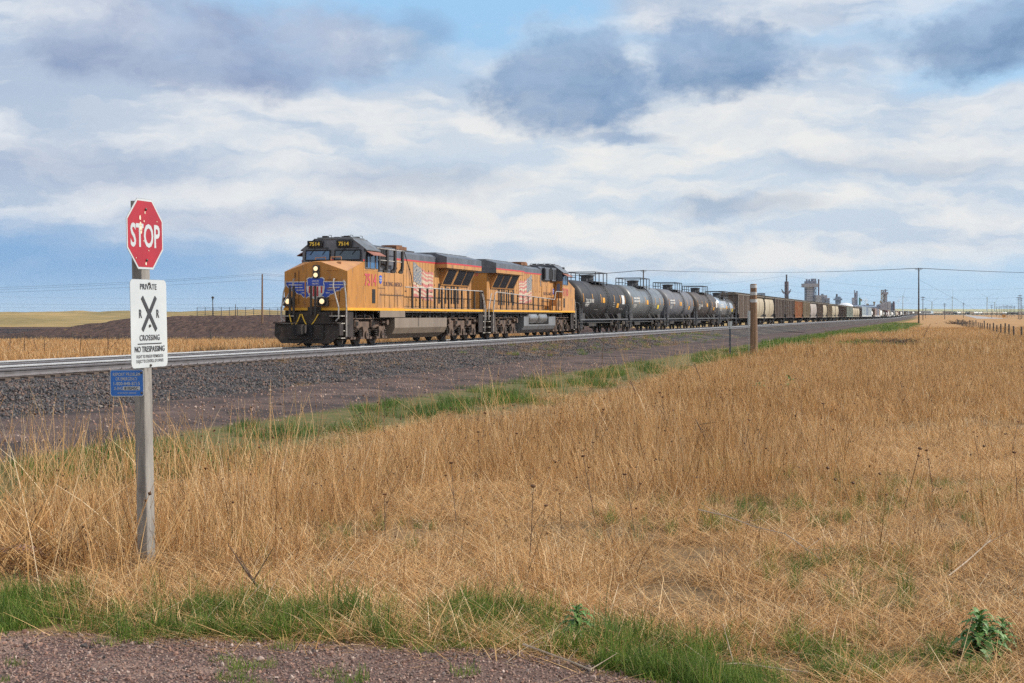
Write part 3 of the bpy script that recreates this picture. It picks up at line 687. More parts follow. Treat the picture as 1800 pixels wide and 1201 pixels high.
def make_loco(number, lead):
    L = empty('diesel_locomotive')
    side = lambda y: y
    NX = 9.85
    # ---- frame, deck, stripe
    b = MB(); b.box(-10.55, 9.6, -.75, .75, 1.02, 1.50); b.box(-10.4, 6.2, -1.48, 1.48, 1.50, 1.60)
    for k in range(-9, 9): b.box(k * 1.05 - .04, k * 1.05 + .04, -1.3, 1.3, 1.22, 1.5, 1)
    for sg in (-1, 1):
        b.tube([(-9, sg * 1.2, 1.4), (3.8, sg * 1.2, 1.4)], .05, m=1); b.tube([(-9, sg * 1.05, 1.3), (6, sg * 1.05, 1.3)], .04, m=1)
        for k in range(14):
            xx = random.uniform(-8.5, 8); b.box(xx, xx + random.uniform(.15, .5), sg * 1.0, sg * 1.28, random.uniform(1.2, 1.32), 1.5, random.choice((0, 1)))
    b.build('underframe', [M_FRAME, M_DARK], L)
    b = MB()
    for sg in (-1, 1): b.box(-10.4, 9.88, sg * 1.50 - .02, sg * 1.50 + .02, 1.585, 1.70)
    b.box(9.88, 9.90, -1.52, -.32, 1.585, 1.70); b.box(9.88, 9.90, .28, 1.52, 1.585, 1.70); b.box(-10.42, -10.40, -1.52, 1.52, 1.585, 1.70)
    b.build('sill_stripe', M_STRIPE, L)
    MB().box(-10.4, 2.7, -1.49, 1.49, 1.60, 1.73).build('walkway', M_GREY, L)
    # ---- nose
    b = MB(); w = 1.49; zt = 3.29; zc = 3.71; x1 = 7.95
    ring = lambda x, zs, zc_, hw: [(x, -w, 1.70), (x, w, 1.70), (x, w, zs), (x, hw, zc_), (x, -hw, zc_), (x, -w, zs)]
    b.loft([ring(NX, zt, zc, .24), ring(x1, 3.76, 3.84, .5)]); b.box(x1 - .02, 6.25, -1.49, 1.49, 1.70, 3.42)
    ns = b.build('nose', M_NOSE if lead else M_YEL, L)
    b = MB(); e = .004
    b.box(NX, NX + .006, -.46, .24, 1.86, 3.62); b.box(NX, NX + .02, -.52, -.46, 1.86, 3.66); b.box(NX, NX + .012, -.1, .24, 1.86, 1.90, 1)
    for z in (2.05, 2.55, 2.95, 3.35): b.tube([(NX, .55, z), (NX + .07, .55, z), (NX + .07, 1.0, z), (NX, 1.0, z)], .016, m=0)
    for z in (2.2, 3.0): b.box(NX, NX + .03, -1.0, -.96, z, z + .25, 1)
    b.tube([(NX + .01, -.80, 1.9), (NX + .01, -.80, 3.35)], .012, m=1); b.tube([(NX + .01, 1.12, 1.95), (NX + .01, 1.12, 2.6)], .012, m=1)
    b.build('nose_door', [M_NOSE, M_SEAM], ns)
    # dust on the sloping top
    b = MB(); sh = .004
    for sg in (-1, 1):
        p = [(NX - .02, sg * 1.47, zt + sh), (NX - .02, sg * .25, zc + sh), (x1, sg * .5, 3.84 + sh), (x1, sg * 1.47, 3.765 + sh)]; b.add(p, [(0, 1, 2, 3) if sg < 0 else (3, 2, 1, 0)])
    b.box(9.0, 9.25, .75, .95, 3.62, 3.74); b.tube([(8.3, -.7, 3.85), (8.3, -.7, 3.95), (8.3, -.2, 3.98), (8.3, -.2, 3.86)], .018, m=0)
    b.tube([(8.4, .1, 3.85), (8.4, .1, 3.98), (8.4, .6, 3.98), (8.4, .6, 3.86)], .018)
    b.build('nose_top', M_DUST, ns)
    # ---- cab: grey upper, windows
    cx0, cx1 = 6.25, 8.0
    prof = [(-1.49, 3.42), (1.49, 3.42), (1.49, 4.38), (.90, 4.80), (-.90, 4.80), (-1.49, 4.38)]
    slope = lambda x, z: x - max(0, (z - 3.8)) * .16
    b = MB(); b.loft([[(cx0, y, z) for y, z in prof], [(slope(cx1, z), y, z) for y, z in prof]])
    cab = b.build('cab', M_GREY, L)
    for sg in (-1, 1): MB().box(cx0, cx1 - .02, sg * 1.49 - .008, sg * 1.49 + .008, 3.40, 3.80).build('cab_side', M_YEL, cab)
    for sg in (-1, 1): MB().box(cx0 + .002, cx1 + .008, sg * 1.492 - .009 - (.11 if sg > 0 else 0) * 0, sg * 1.492 + .009, 3.80, 3.87).build('red_band', M_RED, cab)
    MB().box(cx1, cx1 + .008, -.1, .06, 3.84, 3.9).build('red_band', M_RED, cab)
    rf = MB(); rp = [(.95, 4.81), (1.60, 4.33), (1.60, 4.29), (.93, 4.78)]
    for sg in (-1, 1): rf.prism([(sg * y, z) for y, z in rp], cx0 - .12, cx1 - .1, 'x')
    rf.box(cx0 - .1, cx1 - .12, -.95, .95, 4.80, 4.84); rf.box(cx0, cx1 - .25, -.85, .85, 4.84, 4.90)
    for xx, yy in ((7.5, -.5), (7.4, .5), (6.9, .2), (6.6, -.3), (6.5, .6)): rf.box(xx, xx + .22, yy - .12, yy + .12, 4.9, 4.97, 1); rf.tube([(xx - .1, yy + .2, 4.9), (xx - .1, yy + .2, 5.0), (xx + .2, yy + .2, 5.0)], .012, m=1)
    rf.build('roof', [M_ROOF, M_DARK], cab)
    fx = lambda z: slope(cx1, z) + .004
    for y0, y1, mg in ((-1.32, -.14, M_BLUEGL if lead else M_GLASS), (.10, 1.34, M_GLASS)):
        wv = [(fx(3.86), y0, 3.86), (fx(3.86), y1, 3.86), (fx(4.30), y1, 4.30), (fx(4.30), y0, 4.30)]
        b = MB(); fr = .05
        for (a, c_) in ((0, 1), (1, 2), (2, 3), (3, 0)): b.beam(wv[a], wv[c_], fr, fr)
        yc = (y0 + y1) / 2
        for d_ in (-.3, .3): b.beam((fx(4.4) + .03, yc + d_ + .15, 4.38), (fx(4.12) + .03, yc + d_ - .08, 4.10), .02, .02)
        b.box(fx(4.42), fx(4.42) + .03, y0 + .1, y1 - .1, 4.40, 4.425)
        wn = b.build('windshield', M_BLACK, cab)
        ins = [(v[0] + .006, v[1], v[2]) for v in wv]
        MB().add(ins, [(0, 1, 2, 3)]).build('pane', mg, wn)
    for sg in (-1, 1):
        b = MB(); y = sg * 1.50
        for x0, x1_ in ((6.62, 7.18), (7.24, 7.82)):
            for p, q in (((x0, y, 3.50), (x1_, y, 3.50)), ((x0, y, 4.20), (x1_, y, 4.20)), ((x0, y, 3.50), (x0, y, 4.20)), ((x1_, y, 3.50), (x1_, y, 4.20))): b.beam(p, q, .05, .05)
        wn = b.build('side_window', M_GREY, cab)
        MB().box(6.64, 7.16, y - .01, y + .012, 3.52, 4.18).box(7.26, 7.5, y - .01, y + .012, 3.52, 4.18).build('pane', M_BLUEGL, wn)
        MB().box(7.5, 7.80, y - .01, y + .014, 3.52, 4.18).build('pane', M_BLACK, wn)
        MB().box(6.30, 6.50, y, y + sg * .03, 3.50, 4.20).build('mirror', M_BLUEGL, cab)
        aw = MB(); aw.prism([(sg * 1.5, 4.29), (sg * 1.5, 4.26), (sg * 1.86, 4.06), (sg * 1.86, 4.09)], 6.15, 7.75, 'x'); aw.build('awning', M_SHADE, cab)
        lt = MB(); lt.text(number, (7.85 if sg > 0 else 6.42, sg * 1.505, 2.72), (-sg, 0, 0), (0, 0, 1), .58, .78, .018, 'l', width=1.42); lt.build('road_number', M_LETRED, cab)
    for y in (-.86, .55):
        nb = MB().box(fx(4.6) - .1, fx(4.6) + .14, y - .36, y + .36, 4.46, 4.74).build('number_board', M_BLACK, cab)
        MB().text(number, (fx(4.6) + .144, y, 4.51), (0, 1, 0), (0, 0, 1), .18, 1.0, .02, 'c', width=.50).build('road_number', M_GOLD, nb)
    hl = MB().box(NX - .02, NX + .05, -.12, .20, 2.98, 3.56).build('headlight_box', M_LAMPH, L)
    for z in (3.13, 3.41):
        h = MB().lathe([(.13, 0), (.13, .05), (.105, .06)], 20, 'x', (NX + .05, .04, z)).build('headlight', M_LAMPH, hl)
        MB().lathe([(.002, .03), (.08, .02), (.10, .0)], 18, 'x', (NX + .115, .04, z)).build('lens', M_LAMP if lead else M_ALU, h)
    for y in (-1.23, .38):
        d = MB().box(NX, NX + .10, y - .25, y + .25, 1.78, 2.16).box(NX + .10, NX + .16, y - .25, y - .20, 1.78, 2.16).box(NX + .10, NX + .16, y + .2, y + .25, 1.78, 2.16).lathe([(.15, .10), (.15, .2), (.125, .22)], 18, 'x', (NX, y, 1.98)).build('ditch_light', M_LAMPH, L, 35)
        MB().lathe([(.002, .03), (.09, .02), (.115, .0)], 18, 'x', (NX + .225, y, 1.98)).build('lens', M_LAMP if lead else M_ALU, d)
    if lead: wing_emblem(L, NX + .004)
    # ---- pilot, plow, coupler, steps
    b = MB(); b.box(9.55, 9.86, -1.45, 1.45, .95, 1.585); b.box(9.86, 10.25, -.9, .9, 1.0, 1.5); b.box(10.0, 10.03, -.3, .3, 1.5, 1.74)
    b.box(9.86, 9.90, -.22, .14, 1.5, 1.76)
    pl = b.build('pilot', M_PILOT, L)
    b = MB()
    out = [(-1.53, 1.02), (-.62, .98), (.62, .98), (1.5, 1.06), (1.55, .52), (1.15, .16), (-1.15, .16), (-1.5, .50)]
    hole = None
    vs0 = [(11.02 - abs(y) * .18 + (.10 if z < .6 else 0), y, z) for y, z in out]; vs1 = [(x - .06, y, z) for x, y, z in vs0]; n = len(out)
    b.add(vs0 + vs1, [tuple(range(n)), tuple(range(n, 2 * n))[::-1]] + [(i, n + i, n + (i + 1) % n, (i + 1) % n) for i in range(n)])
    b.box(10.3, 10.95, -.85, .85, .35, .95); b.box(10.2, 10.75, -1.45, -1.38, .5, 1.0); b.box(10.2, 10.75, 1.38, 1.45, .5, 1.0)
    for y in (-1.0, 1.0): b.prism([(10.65, y - .5), (11.0, y - .5), (11.0, y + .5), (10.65, y + .5)], 1.02, 1.07, 'z')
    plow = b.build('plow', M_PILOT, L)
    b = MB()
    b.box(11.0, 11.06, -.52, .36, .50, .96, 1)
    b.box(10.9, 11.25, -.16, .10, .62, .92); b.box(11.15, 11.38, -.22, -.02, .58, .96); b.box(11.15, 11.33, .02, .15, .60, .94)
    b.prism([(11.2, -.22), (11.42, -.12), (11.42, .02), (11.3, .10), (11.2, .0)], .56, .98, 'z')
    b.build('coupler', [M_FRAME, M_BLACK], L)
    for y0, y1 in ((-1.05, -.52), (-.46, .32)):
        pts = []; b = MB()
        for i in range(13): a = i / 12; pts.append((10.30 + .12 * math.sin(a * math.pi), y0 + (y1 - y0) * a, 1.42 - .52 * math.sin(a * math.pi)))
        b.tube(pts, .028, 8).build('brake_hose', M_HOSE if lead else M_DARK, L, 60)
    MB().tube([(11.05, .38, .48), (11.18, .2, .36), (11.2, -.02, .26), (11.15, -.2, .12), (11.1, -.3, .1)], .03, 8).build('air_hose', M_BLACK, L, 60)
    for ex in (1, -1):
        for sg in (-1, 1):
            X = lambda x: ex * x
            b = MB(); xa, xb = 9.9, 10.75
            if ex < 0: xa, xb = 10.4, 10.95
            x_in, x_out = sorted((X(xa), X(xb)))
            # sheet behind the steps and treads
            b.box(min(X(xa - .9), X(xa)), max(X(xa - .9), X(xa)), sg * 1.40 - .02, sg * 1.40 + .02, .42, 1.58)
            for k in range(4):
                z = .36 + k * .32; b.box(min(X(xa - .06), X(xa + .40)), max(X(xa - .06), X(xa + .40)), sg * 1.12 - .28, sg * 1.12 + .28, z, z + .04, 1)
            b.box(min(X(xa - .08), X(xa - .04)), max(X(xa - .08), X(xa - .04)), sg * 1.1 - .32, sg * 1.1 + .32, .3, 1.58)
            b.box(min(X(xa + .34), X(xa + .40)), max(X(xa + .34), X(xa + .40)), sg * .82 - .02, sg * .82 + .02, .3, 1.5)
            b.build('step', [M_PILOT, M_STEP], L)
            b = MB()
            if ex > 0:
                b.tube([(9.95, sg * .95, 2.95), (10.1, sg * .95, 2.95), (10.15, sg * .95, 2.60), (10.5, sg * 1.35, 1.72), (10.5, sg * 1.35, 1.25), (10.45, sg * 1.2, 1.12)], .03)
                b.tube([(9.95, sg * 1.35, 2.9), (10.0, sg * 1.47, 2.35), (10.05, sg * 1.53, 1.70), (10.05, sg * 1.53, .45)], .03)
            else:
                b.tube([(-10.2, sg * 1.42, 2.62), (-10.35, sg * 1.42, 2.62), (-10.85, sg * 1.42, 1.75), (-10.85, sg * 1.42, 1.1)], .03)
                b.tube([(-9.9, sg * 1.5, 2.6), (-10.05, sg * 1.53, 2.2), (-10.3, sg * 1.53, 1.65), (-10.3, sg * 1.53, .45)], .03)
            b.build('grab_rail', M_RAILING, L, 60)
    for y in (-1.02, -.84, -.02, .18) if lead else (-.9, .9): MB().box(10.28, 10.33, y - .045, y + .045, 1.40, 2.66).build('end_post', M_POST, L)
    # ---- electrical cabinet and its catwalk
    b = MB(); b.box(2.7, 6.28, -1.47 if lead else -.95, 1.47, 1.70, 3.36 if lead else 3.7)
    for sg in (-1, 1) if lead else (1,): b.box(2.7, 6.0, sg * 1.49 - .03, sg * 1.49 + .03, 1.28, 1.58, 1)
    ec_m = [M_YEL, M_TANK]
    ec = b.build('equipment_cabinet', ec_m, L)
    for sg in (-1, 1):
        b = MB(); y = sg * 1.475 if lead or sg > 0 else -.955
        for xx in (6.2, 5.3, 4.0, 2.78): b.box(xx - .01, xx + .01, y - .008, y + .008, 1.75, 3.34)
        b.box(2.75, 5.9, y - .012, y + .012, 2.30, 2.34); b.box(5.3, 6.2, y - .01, y + .01, 2.62, 2.64)
        for xx in (4.7, 3.6): b.box(xx - .008, xx + .008, y - .007, y + .007, 1.75, 2.3)
        b.box(6.62, 7.28, y + sg * .02 - .016, y + sg * .02 + .004, 1.98, 2.56, 1) if False else None
        for k in range(9): b.box(2.9 + k * .37, 2.92 + k * .37, y - .014, y + .014, 2.36, 2.39)
        b.build('panel_seam', M_SEAM, ec)
    for sg in (-1, 1): MB().box(6.55, 6.95, sg * 1.49 - .008, sg * 1.49 + .010, 1.92, 2.56).build('vent', M_BLACK, ec)
    for sg in (-1, 1):
        y = sg * 1.48 if lead or sg > 0 else -.96; dr = (-sg, 0, 0)
        s = MB(); s.plate(shield_poly(.36, .42)[::(-1 if sg < 0 else 1)], (5.85, y, 3.02), (1, 0, 0), (0, 0, 1), -.003 , 0)
        s.text('UNION', (5.85, y + sg * .006, 3.06), dr, (0, 0, 1), .07, 1, .02, 'c', m=1); s.text('PACIFIC', (5.85, y + sg * .006, 2.95), dr, (0, 0, 1), .07, 1, .02, 'c', m=1); s.build('shield_badge', [M_BLUE, M_WHITE], ec)
        t_ = MB(); t_.text('BUILDING AMERICA', (5.45 if sg > 0 else 3.2, y, 2.74), dr, (0, 0, 1), .22, .8, .01, 'l', width=2.5); t_.build('slogan', M_LETDK, ec)
    hood_hw = .93
    b = MB(); b.prism([(-hood_hw, 3.3), (hood_hw, 3.3), (hood_hw, 4.50), (.75, 4.64), (-.75, 4.64), (-hood_hw, 4.50)], 2.5, 6.3, 'x')
    b.box(3.0, 4.3, -1.12, 1.12, 3.75, 4.58); b.box(4.9, 6.1, -1.12, 1.12, 3.72, 4.62)
    bh = b.build('blower_housing', M_GREY, L)
    b = MB()
    for sg in (-1, 1):
        for xx in (4.32, 4.6, 5.95): MB().box(xx, xx + .24, sg * 1.0, sg * 1.125, 3.8, 4.55).build('louvre', M_BLACK, bh)
    b = MB()
    for sg in (-1, 1) if lead else (1,):
        b.tube([(6.2, sg * 1.44, 4.46), (2.62, sg * 1.44, 4.46)], .026); b.tube([(6.2, sg * 1.44, 3.92), (2.75, sg * 1.44, 3.92)], .022)
        b.tube([(2.62, sg * 1.44, 4.46), (1.6, sg * 1.44, 3.3), (1.45, sg * 1.44, 2.76)], .022, m=1)
        for xx in (5.95, 4.9, 3.85, 2.85):
            pts = [(xx, sg * 1.44, 4.46), (xx, sg * 1.44, 3.75), (xx + .04, sg * 1.42, 3.52), (xx + .14, sg * 1.35, 3.38)]
            for p, q in zip(pts[:-1], pts[1:]): b.beam(p, q, .10, .19, 1)
    b.build('catwalk_railing', [M_RAILING, M_POST], L)
    if not lead:
        rwc = MB().box(6.22, 6.25, -1.47, -.97, 1.72, 3.74).build('cab_rear_wall', M_NOSE, L)
        MB().box(6.20, 6.225, -1.40, -1.05, 1.80, 3.70).build('cab_door', M_NOSE, rwc)
        MB().box(6.185, 6.20, -1.34, -1.12, 2.98, 3.55).build('door_window', M_BLUEGL, rwc)
        lk = MB().box(4.9, 6.1, -1.45, -.96, 1.73, 2.55).build('battery_box', M_YEL, L)
        for k in range(2): MB().box(5.1 + k * .5, 5.35 + k * .5, -1.465, -1.45, 2.0, 2.4).build('vent', M_SEAM, lk)
        MB().box(3.6, 4.7, -1.4, -.96, 1.73, 2.02).build('step', M_NOSE, L)
        for xx in (2.9, 4.0, 4.45, 4.9, 5.5): MB().box(xx, xx + .3, -1.135, -1.0, 3.82, 4.5).build('louvre', M_BLACK, bh)
    # ---- long hood
    b = MB(); b.box(-9.62, 2.72, -hood_hw, hood_hw, 1.73, 4.14); hd = b.build('long_hood', M_YEL, L)
    b = MB(); b.prism([(-hood_hw, 4.14), (hood_hw, 4.14), (hood_hw, 4.42), (.7, 4.55), (-.7, 4.55), (-hood_hw, 4.42)], -9.62, 2.5, 'x'); b.build('hood_roof', M_GREY, L)
    MB().box(-9.635, 2.73, -hood_hw - .008, hood_hw + .008, 4.07, 4.145).build('red_band', M_RED, hd)
    for sg in (-1, 1):
        b = MB(); y = sg * hood_hw
        for k in range(26):
            xx = 2.3 - k * .465
            b.box(xx - .008, xx + .008, y - .006, y + .006, 1.8, 4.05)
            if k % 2 == 0:
                for z in (2.1, 2.9, 3.6): b.box(xx - .05, xx - .015, y - .02, y + .02, z, z + .09)
        b.box(-9.6, 2.6, y - .008, y + .008, 1.80, 1.82)
        for k in range(5): b.box(.9 - k * 1.9, 1.15 - k * 1.9, y - .02, y + .02, 2.55, 2.6)
        b.build('panel_seam', M_SEAM, hd)
    b = MB()
    for sg in (-1, 1):
        y = sg * (hood_hw + .004)
        for xx, z0, z1 in ([(-4.05, 2.0, 3.05), (-4.5, 2.2, 2.85), (-5.1, 2.0, 3.08), (-5.55, 2.2, 2.85), (-6.1, 2.0, 3.05), (-6.55, 2.0, 3.0), (-7.2, 2.0, 3.05)]): MB().box(xx - .13, xx + .13, y - .012, y + .012, z0, z1).build('louvre', M_BLACK, hd)
    for k in range(5): MB().lathe([(.14, 0), (.16, .10), (.10, .17)], 12, 'z', (2.2 + k * .28, .55, 4.5)).build('vent_cap', M_DARK, hd)
    b = MB(); b.box(-1.1, 1.3, -.62, .62, 4.52, 4.62); b.lathe([(.5, 4.6), (.55, 4.62), (.52, 4.86), (.4, 4.86)], 16, 'z', (.5, 0, 0), 1); b.box(-.3, 1.2, -.4, .5, 4.62, 4.80, 1)
    b.build('exhaust_stack', [M_DARK, M_RUST], L)
    # ---- radiator wings
    b = MB(); wp = [(-1.52, 3.86), (1.52, 3.86), (1.52, 4.44), (.98, 4.60), (-.98, 4.60), (-1.52, 4.44)]
    b.prism(wp, -9.70, -3.6, 'x'); rw = b.build('radiator_wing', M_GREY, L)
    for sg in (-1, 1): MB().box(-9.69, -3.62, sg * 1.52 - .006, sg * 1.52 + .006, 3.865, 4.06).build('wing_side', M_YEL, rw)
    MB().box(-3.612, -3.594, -1.52, 1.52, 3.865, 4.06).build('wing_front', M_YEL, rw)
    MB().box(-9.70, -3.59, -1.53, 1.53, 4.06, 4.14).build('red_band', M_RED, rw)
    b = MB(); b.prism([(-.93, 4.60), (.93, 4.60), (.85, 4.655), (-.85, 4.655)], -9.6, -3.8, 'x')
    for k in range(7): b.box(-9.2 + k * .8, -8.7 + k * .8, -.8, .8, 4.655, 4.69, 1)
    b.build('radiator_roof', [M_ROOF, M_DARK], rw)
    for sg in (-1, 1):
        lr = MB().prism([(sg * .90, 2.96), (sg * .99, 2.96), (sg * 1.42, 3.86), (sg * .90, 3.86)], -9.0, -4.2, 'x').build('intake_housing', M_YEL, rw)
        nrm = Vector((0, sg * .9, -.43)).normalized() * .012
        for x0, x1_ in ((-4.35, -5.75), (-6.1, -7.45), (-7.55, -8.85)):
            q = [(x0, sg * 1.02, 3.04), (x1_, sg * 1.02, 3.04), (x1_, sg * 1.39, 3.80), (x0, sg * 1.39, 3.80)]
            MB().add([tuple(Vector(p) + nrm) for p in q], [(0, 1, 2, 3)]).build('radiator_screen', M_SCREEN, lr)
    # rear wall
    b = MB(); b.box(-9.66, -9.60, -hood_hw, hood_hw, 1.73, 4.07)
    for z in (2.2, 2.8, 3.3): b.tube([(-9.66, .5, z), (-9.74, .5, z), (-9.74, .9, z)], .016, m=1)
    b.box(-9.70, -9.655, .06, .16, 2.0, 3.1, 2)
    rwall = b.build('rear_wall', [M_NOSE, M_SEAM, M_WHITE], L)
    MB().text(number, (-9.665, -.10, 3.68), (0, -1, 0), (0, 0, 1), .24, .9, .012, 'c', width=.62).build('road_number', M_LETRED, rwall)
    # ---- walkway railing with dark wide posts
    for sg in (-1, 1):
        b = MB(); y = sg * 1.47
        if lead:
            b.tube([(2.55, y, 2.74), (-10.05, y, 2.74)], .028)
            for xx in np.arange(1.55, -10.3, -1.12): b.box(xx - .055, xx + .055, y - .04, y + .04, 1.5, 2.73, 1)
            b.box(-10.1, -10.0, y - .06, y + .06, 1.5, 2.74, 1)
        else:
            b.tube([(6.6, y, 3.0), (4.55, y, 3.0), (4.2, y, 2.45), (-9.4, y, 2.74), (-9.75, y, 2.66), (-10.1, y, 1.95), (-10.1, y, .45)], .028)
            for xx in np.arange(3.6, -9.5, -1.22): b.box(xx - .035, xx + .035, y - .03, y + .03, 1.52, 2.45 + (4.2 - xx) * .0213, 1)
            b.box(5.2, 5.26, y - .03, y + .03, 1.7, 3.0, 1)
        b.build('walkway_railing', [M_RAILING, M_POST], L)
    # ---- fuel tank
    fp = [(-1.5, 1.25), (-1.5, .78), (-1.36, .50), (-.95, .26), (.95, .26), (1.36, .50), (1.5, .78), (1.5, 1.25)]
    b = MB()
    if lead:
        b.prism(fp, -3.65, 4.05, 'x'); b.box(.75, .80, 1.49, 1.512, .82, 1.25, 1); b.box(.75, .80, -1.512, -1.49, .82, 1.25, 1)
        for xx in (3.2, .2, -2.3): b.box(xx, xx + .12, 1.2, 1.42, 1.25, 1.36, 1)
        ft = b.build('fuel_tank', [M_TANK, M_FRAME], L)
    else:
        low = [(-1.5, .80), (-1.5, .72), (-1.36, .48), (-.95, .26), (.95, .26), (1.36, .48), (1.5, .72), (1.5, .80)]
        b.prism(low, -3.6, 4.3, 'x'); b.prism([(-1.5, .80), (1.5, .80), (1.5, 1.3), (-1.5, 1.3)], -3.6, -2.5, 'x'); b.prism([(-1.5, .80), (1.5, .80), (1.5, 1.3), (-1.5, 1.3)], 2.5, 4.3, 'x')
        b.box(-2.5, 2.5, -.8, .8, .80, 1.28, 1)
        ft = b.build('fuel_tank', [M_TANK2, M_FRAME], L)
        for sg in (-1, 1):
            for x0 in (-2.3, .15): MB().lathe([(.02, 0), (.25, .03), (.37, .10), (.37, .3), (.38, .3), (.38, .36), (.37, .36), (.37, 1.6), (.38, 1.6), (.38, 1.66), (.37, 1.66), (.37, 1.9), (.25, 1.98), (.02, 2.0)], 20, 'x', (x0, sg * 1.16, 1.22)).build('air_reservoir', M_ALU, ft, 40)
    for x in (7.1, -7.1): make_truck('truck', L, x)
    make_flag(L, 'flag_decal', hood_hw, -1.6, 2.0, 3.95, 3.0, 1, False, (M_FLAGB, M_FLAGR, M_FLAGW))
    make_flag(L, 'flag_decal', -hood_hw, -1.2, 1.95, 3.9, 3.0, -1, False, (M_FLAGB, M_FLAGR, M_FLAGW)) if not lead else None
    return L
def place(o, s, flip=False):
    c, h = path(s, P_TRAIN, Z_TRAIN); o.location = c
    o.rotation_euler = (0, 0, -h + R(90) + (0 if flip else math.pi)); return o
l1 = make_loco('7514', True); place(l1, 68.75)
tag(l1, 'leading yellow locomotive with lit headlights, numbered 7514 and a winged shield on its nose', 'locomotive', 'locomotives at the head of the train')
l2 = make_loco('7110', False); place(l2, 91.05, True)
tag(l2, 'second yellow locomotive coupled backwards, its cab next to the first black tank car', 'locomotive', 'locomotives at the head of the train')
# ================================================================== freight cars
M_TKBLK = mat('tank_black', (.028, .026, .028), (.036, .033, .035), 1.2, (.3, 1, 1), .55, spec=.35, c3=(.07, .058, .052), s3=.8, lo3=.5, hi3=.8, rvar=.2)
M_TKSTEEL = mat('glossy_grey_tank', (.135, .145, .15), (.10, .105, .11), 1.0, (.3, 1, 1), .4, spec=.6, coat=.2, c3=(.06, .06, .065), s3=1.1)
M_TKGREY = mat('matt_grey_tank', (.12, .125, .145), (.095, .095, .108), 1.1, (.3, 1, 1), .55, c3=(.18, .17, .17), s3=.9)
M_TKBRN = mat('brown_black_tank', (.058, .046, .043), (.042, .034, .034), 1.2, (.3, 1, 1), .6, c3=(.12, .08, .062), s3=.9)
M_TKSHINE = mat('polished_tank', (.42, .43, .44), (.32, .33, .335), 1.4, (.3, 1, 1), .2, .3, spec=.9, coat=1.0, c3=(.11, .10, .095), s3=1.2)
M_CARFRAME = mat('car_underframe', (.045, .043, .046), (.03, .028, .03), 2, rough=.7, c3=(.09, .07, .055), s3=1.8)
M_BOGIE = mat('bogie_casting', (.075, .055, .045), (.045, .036, .032), 3, rough=.8)
M_LADDER = mat('galvanised_ladder', (.13, .13, .14), (.09, .09, .10), 5, rough=.5)
M_RIM = mat('orange_reflector', (.62, .27, .04), (.7, .36, .06), 4, rough=.5)
M_PLAC = mat('orange_placard', (.72, .34, .02), (.62, .30, .03), 4, rough=.5)
M_PLACY = mat('yellow_placard', (.80, .60, .02), (.7, .52, .03), 4, rough=.5)
M_STENCIL = mat('white_stencil', (.55, .54, .52), (.40, .39, .38), 8, rough=.6)
def hop(n, c1, c2, c3, r=.65): return mat(n, c1, c2, .8, (1, 1, .25), r, c3=c3, s3=1.0, lo3=.45, hi3=.72)
M_HBROWN = hop('hopper_brown', (.125, .088, .066), (.09, .064, .05), (.17, .125, .095))
M_HBROWN2 = hop('hopper_dark_brown', (.10, .07, .057), (.075, .053, .045), (.14, .105, .085))
M_HTAN = hop('hopper_tan', (.27, .215, .145), (.23, .18, .12), (.17, .13, .095))
M_HCREAM = hop('hopper_cream', (.42, .36, .265), (.35, .295, .21), (.24, .185, .12))
M_HRUST = hop('hopper_rust', (.36, .135, .05), (.26, .105, .05), (.40, .24, .12))
M_HGREY = hop('hopper_pinkish_grey', (.36, .315, .29), (.30, .265, .25), (.24, .20, .175))
M_HPALE = hop('hopper_pale_green', (.38, .42, .38), (.33, .36, .32), (.40, .40, .35))
M_HROOF = hop('hopper_roof', (.14, .115, .09), (.10, .085, .07), (.19, .155, .12), .75)
M_RIB = mat('rib_light', (.40, .36, .32), (.26, .22, .185), 4, rough=.6)
M_PALEBLUE = hop('car_pale_blue', (.34, .45, .53), (.28, .38, .46), (.42, .50, .55))
M_BLUECAR = hop('car_blue', (.07, .17, .34), (.06, .13, .27), (.10, .19, .34))
M_GREENCAR = hop('car_green', (.08, .16, .10), (.06, .12, .08), (.12, .17, .12))
M_MAROON = hop('car_maroon', (.17, .05, .055), (.13, .04, .045), (.2, .08, .07))
M_ORANGECAR = hop('car_orange', (.52, .24, .03), (.45, .2, .03), (.4, .2, .06))
M_WHITECAR = hop('car_white', (.66, .67, .67), (.58, .59, .59), (.5, .48, .45))
M_DKCAR = hop('car_charcoal', (.05, .055, .065), (.04, .043, .05), (.08, .075, .075))

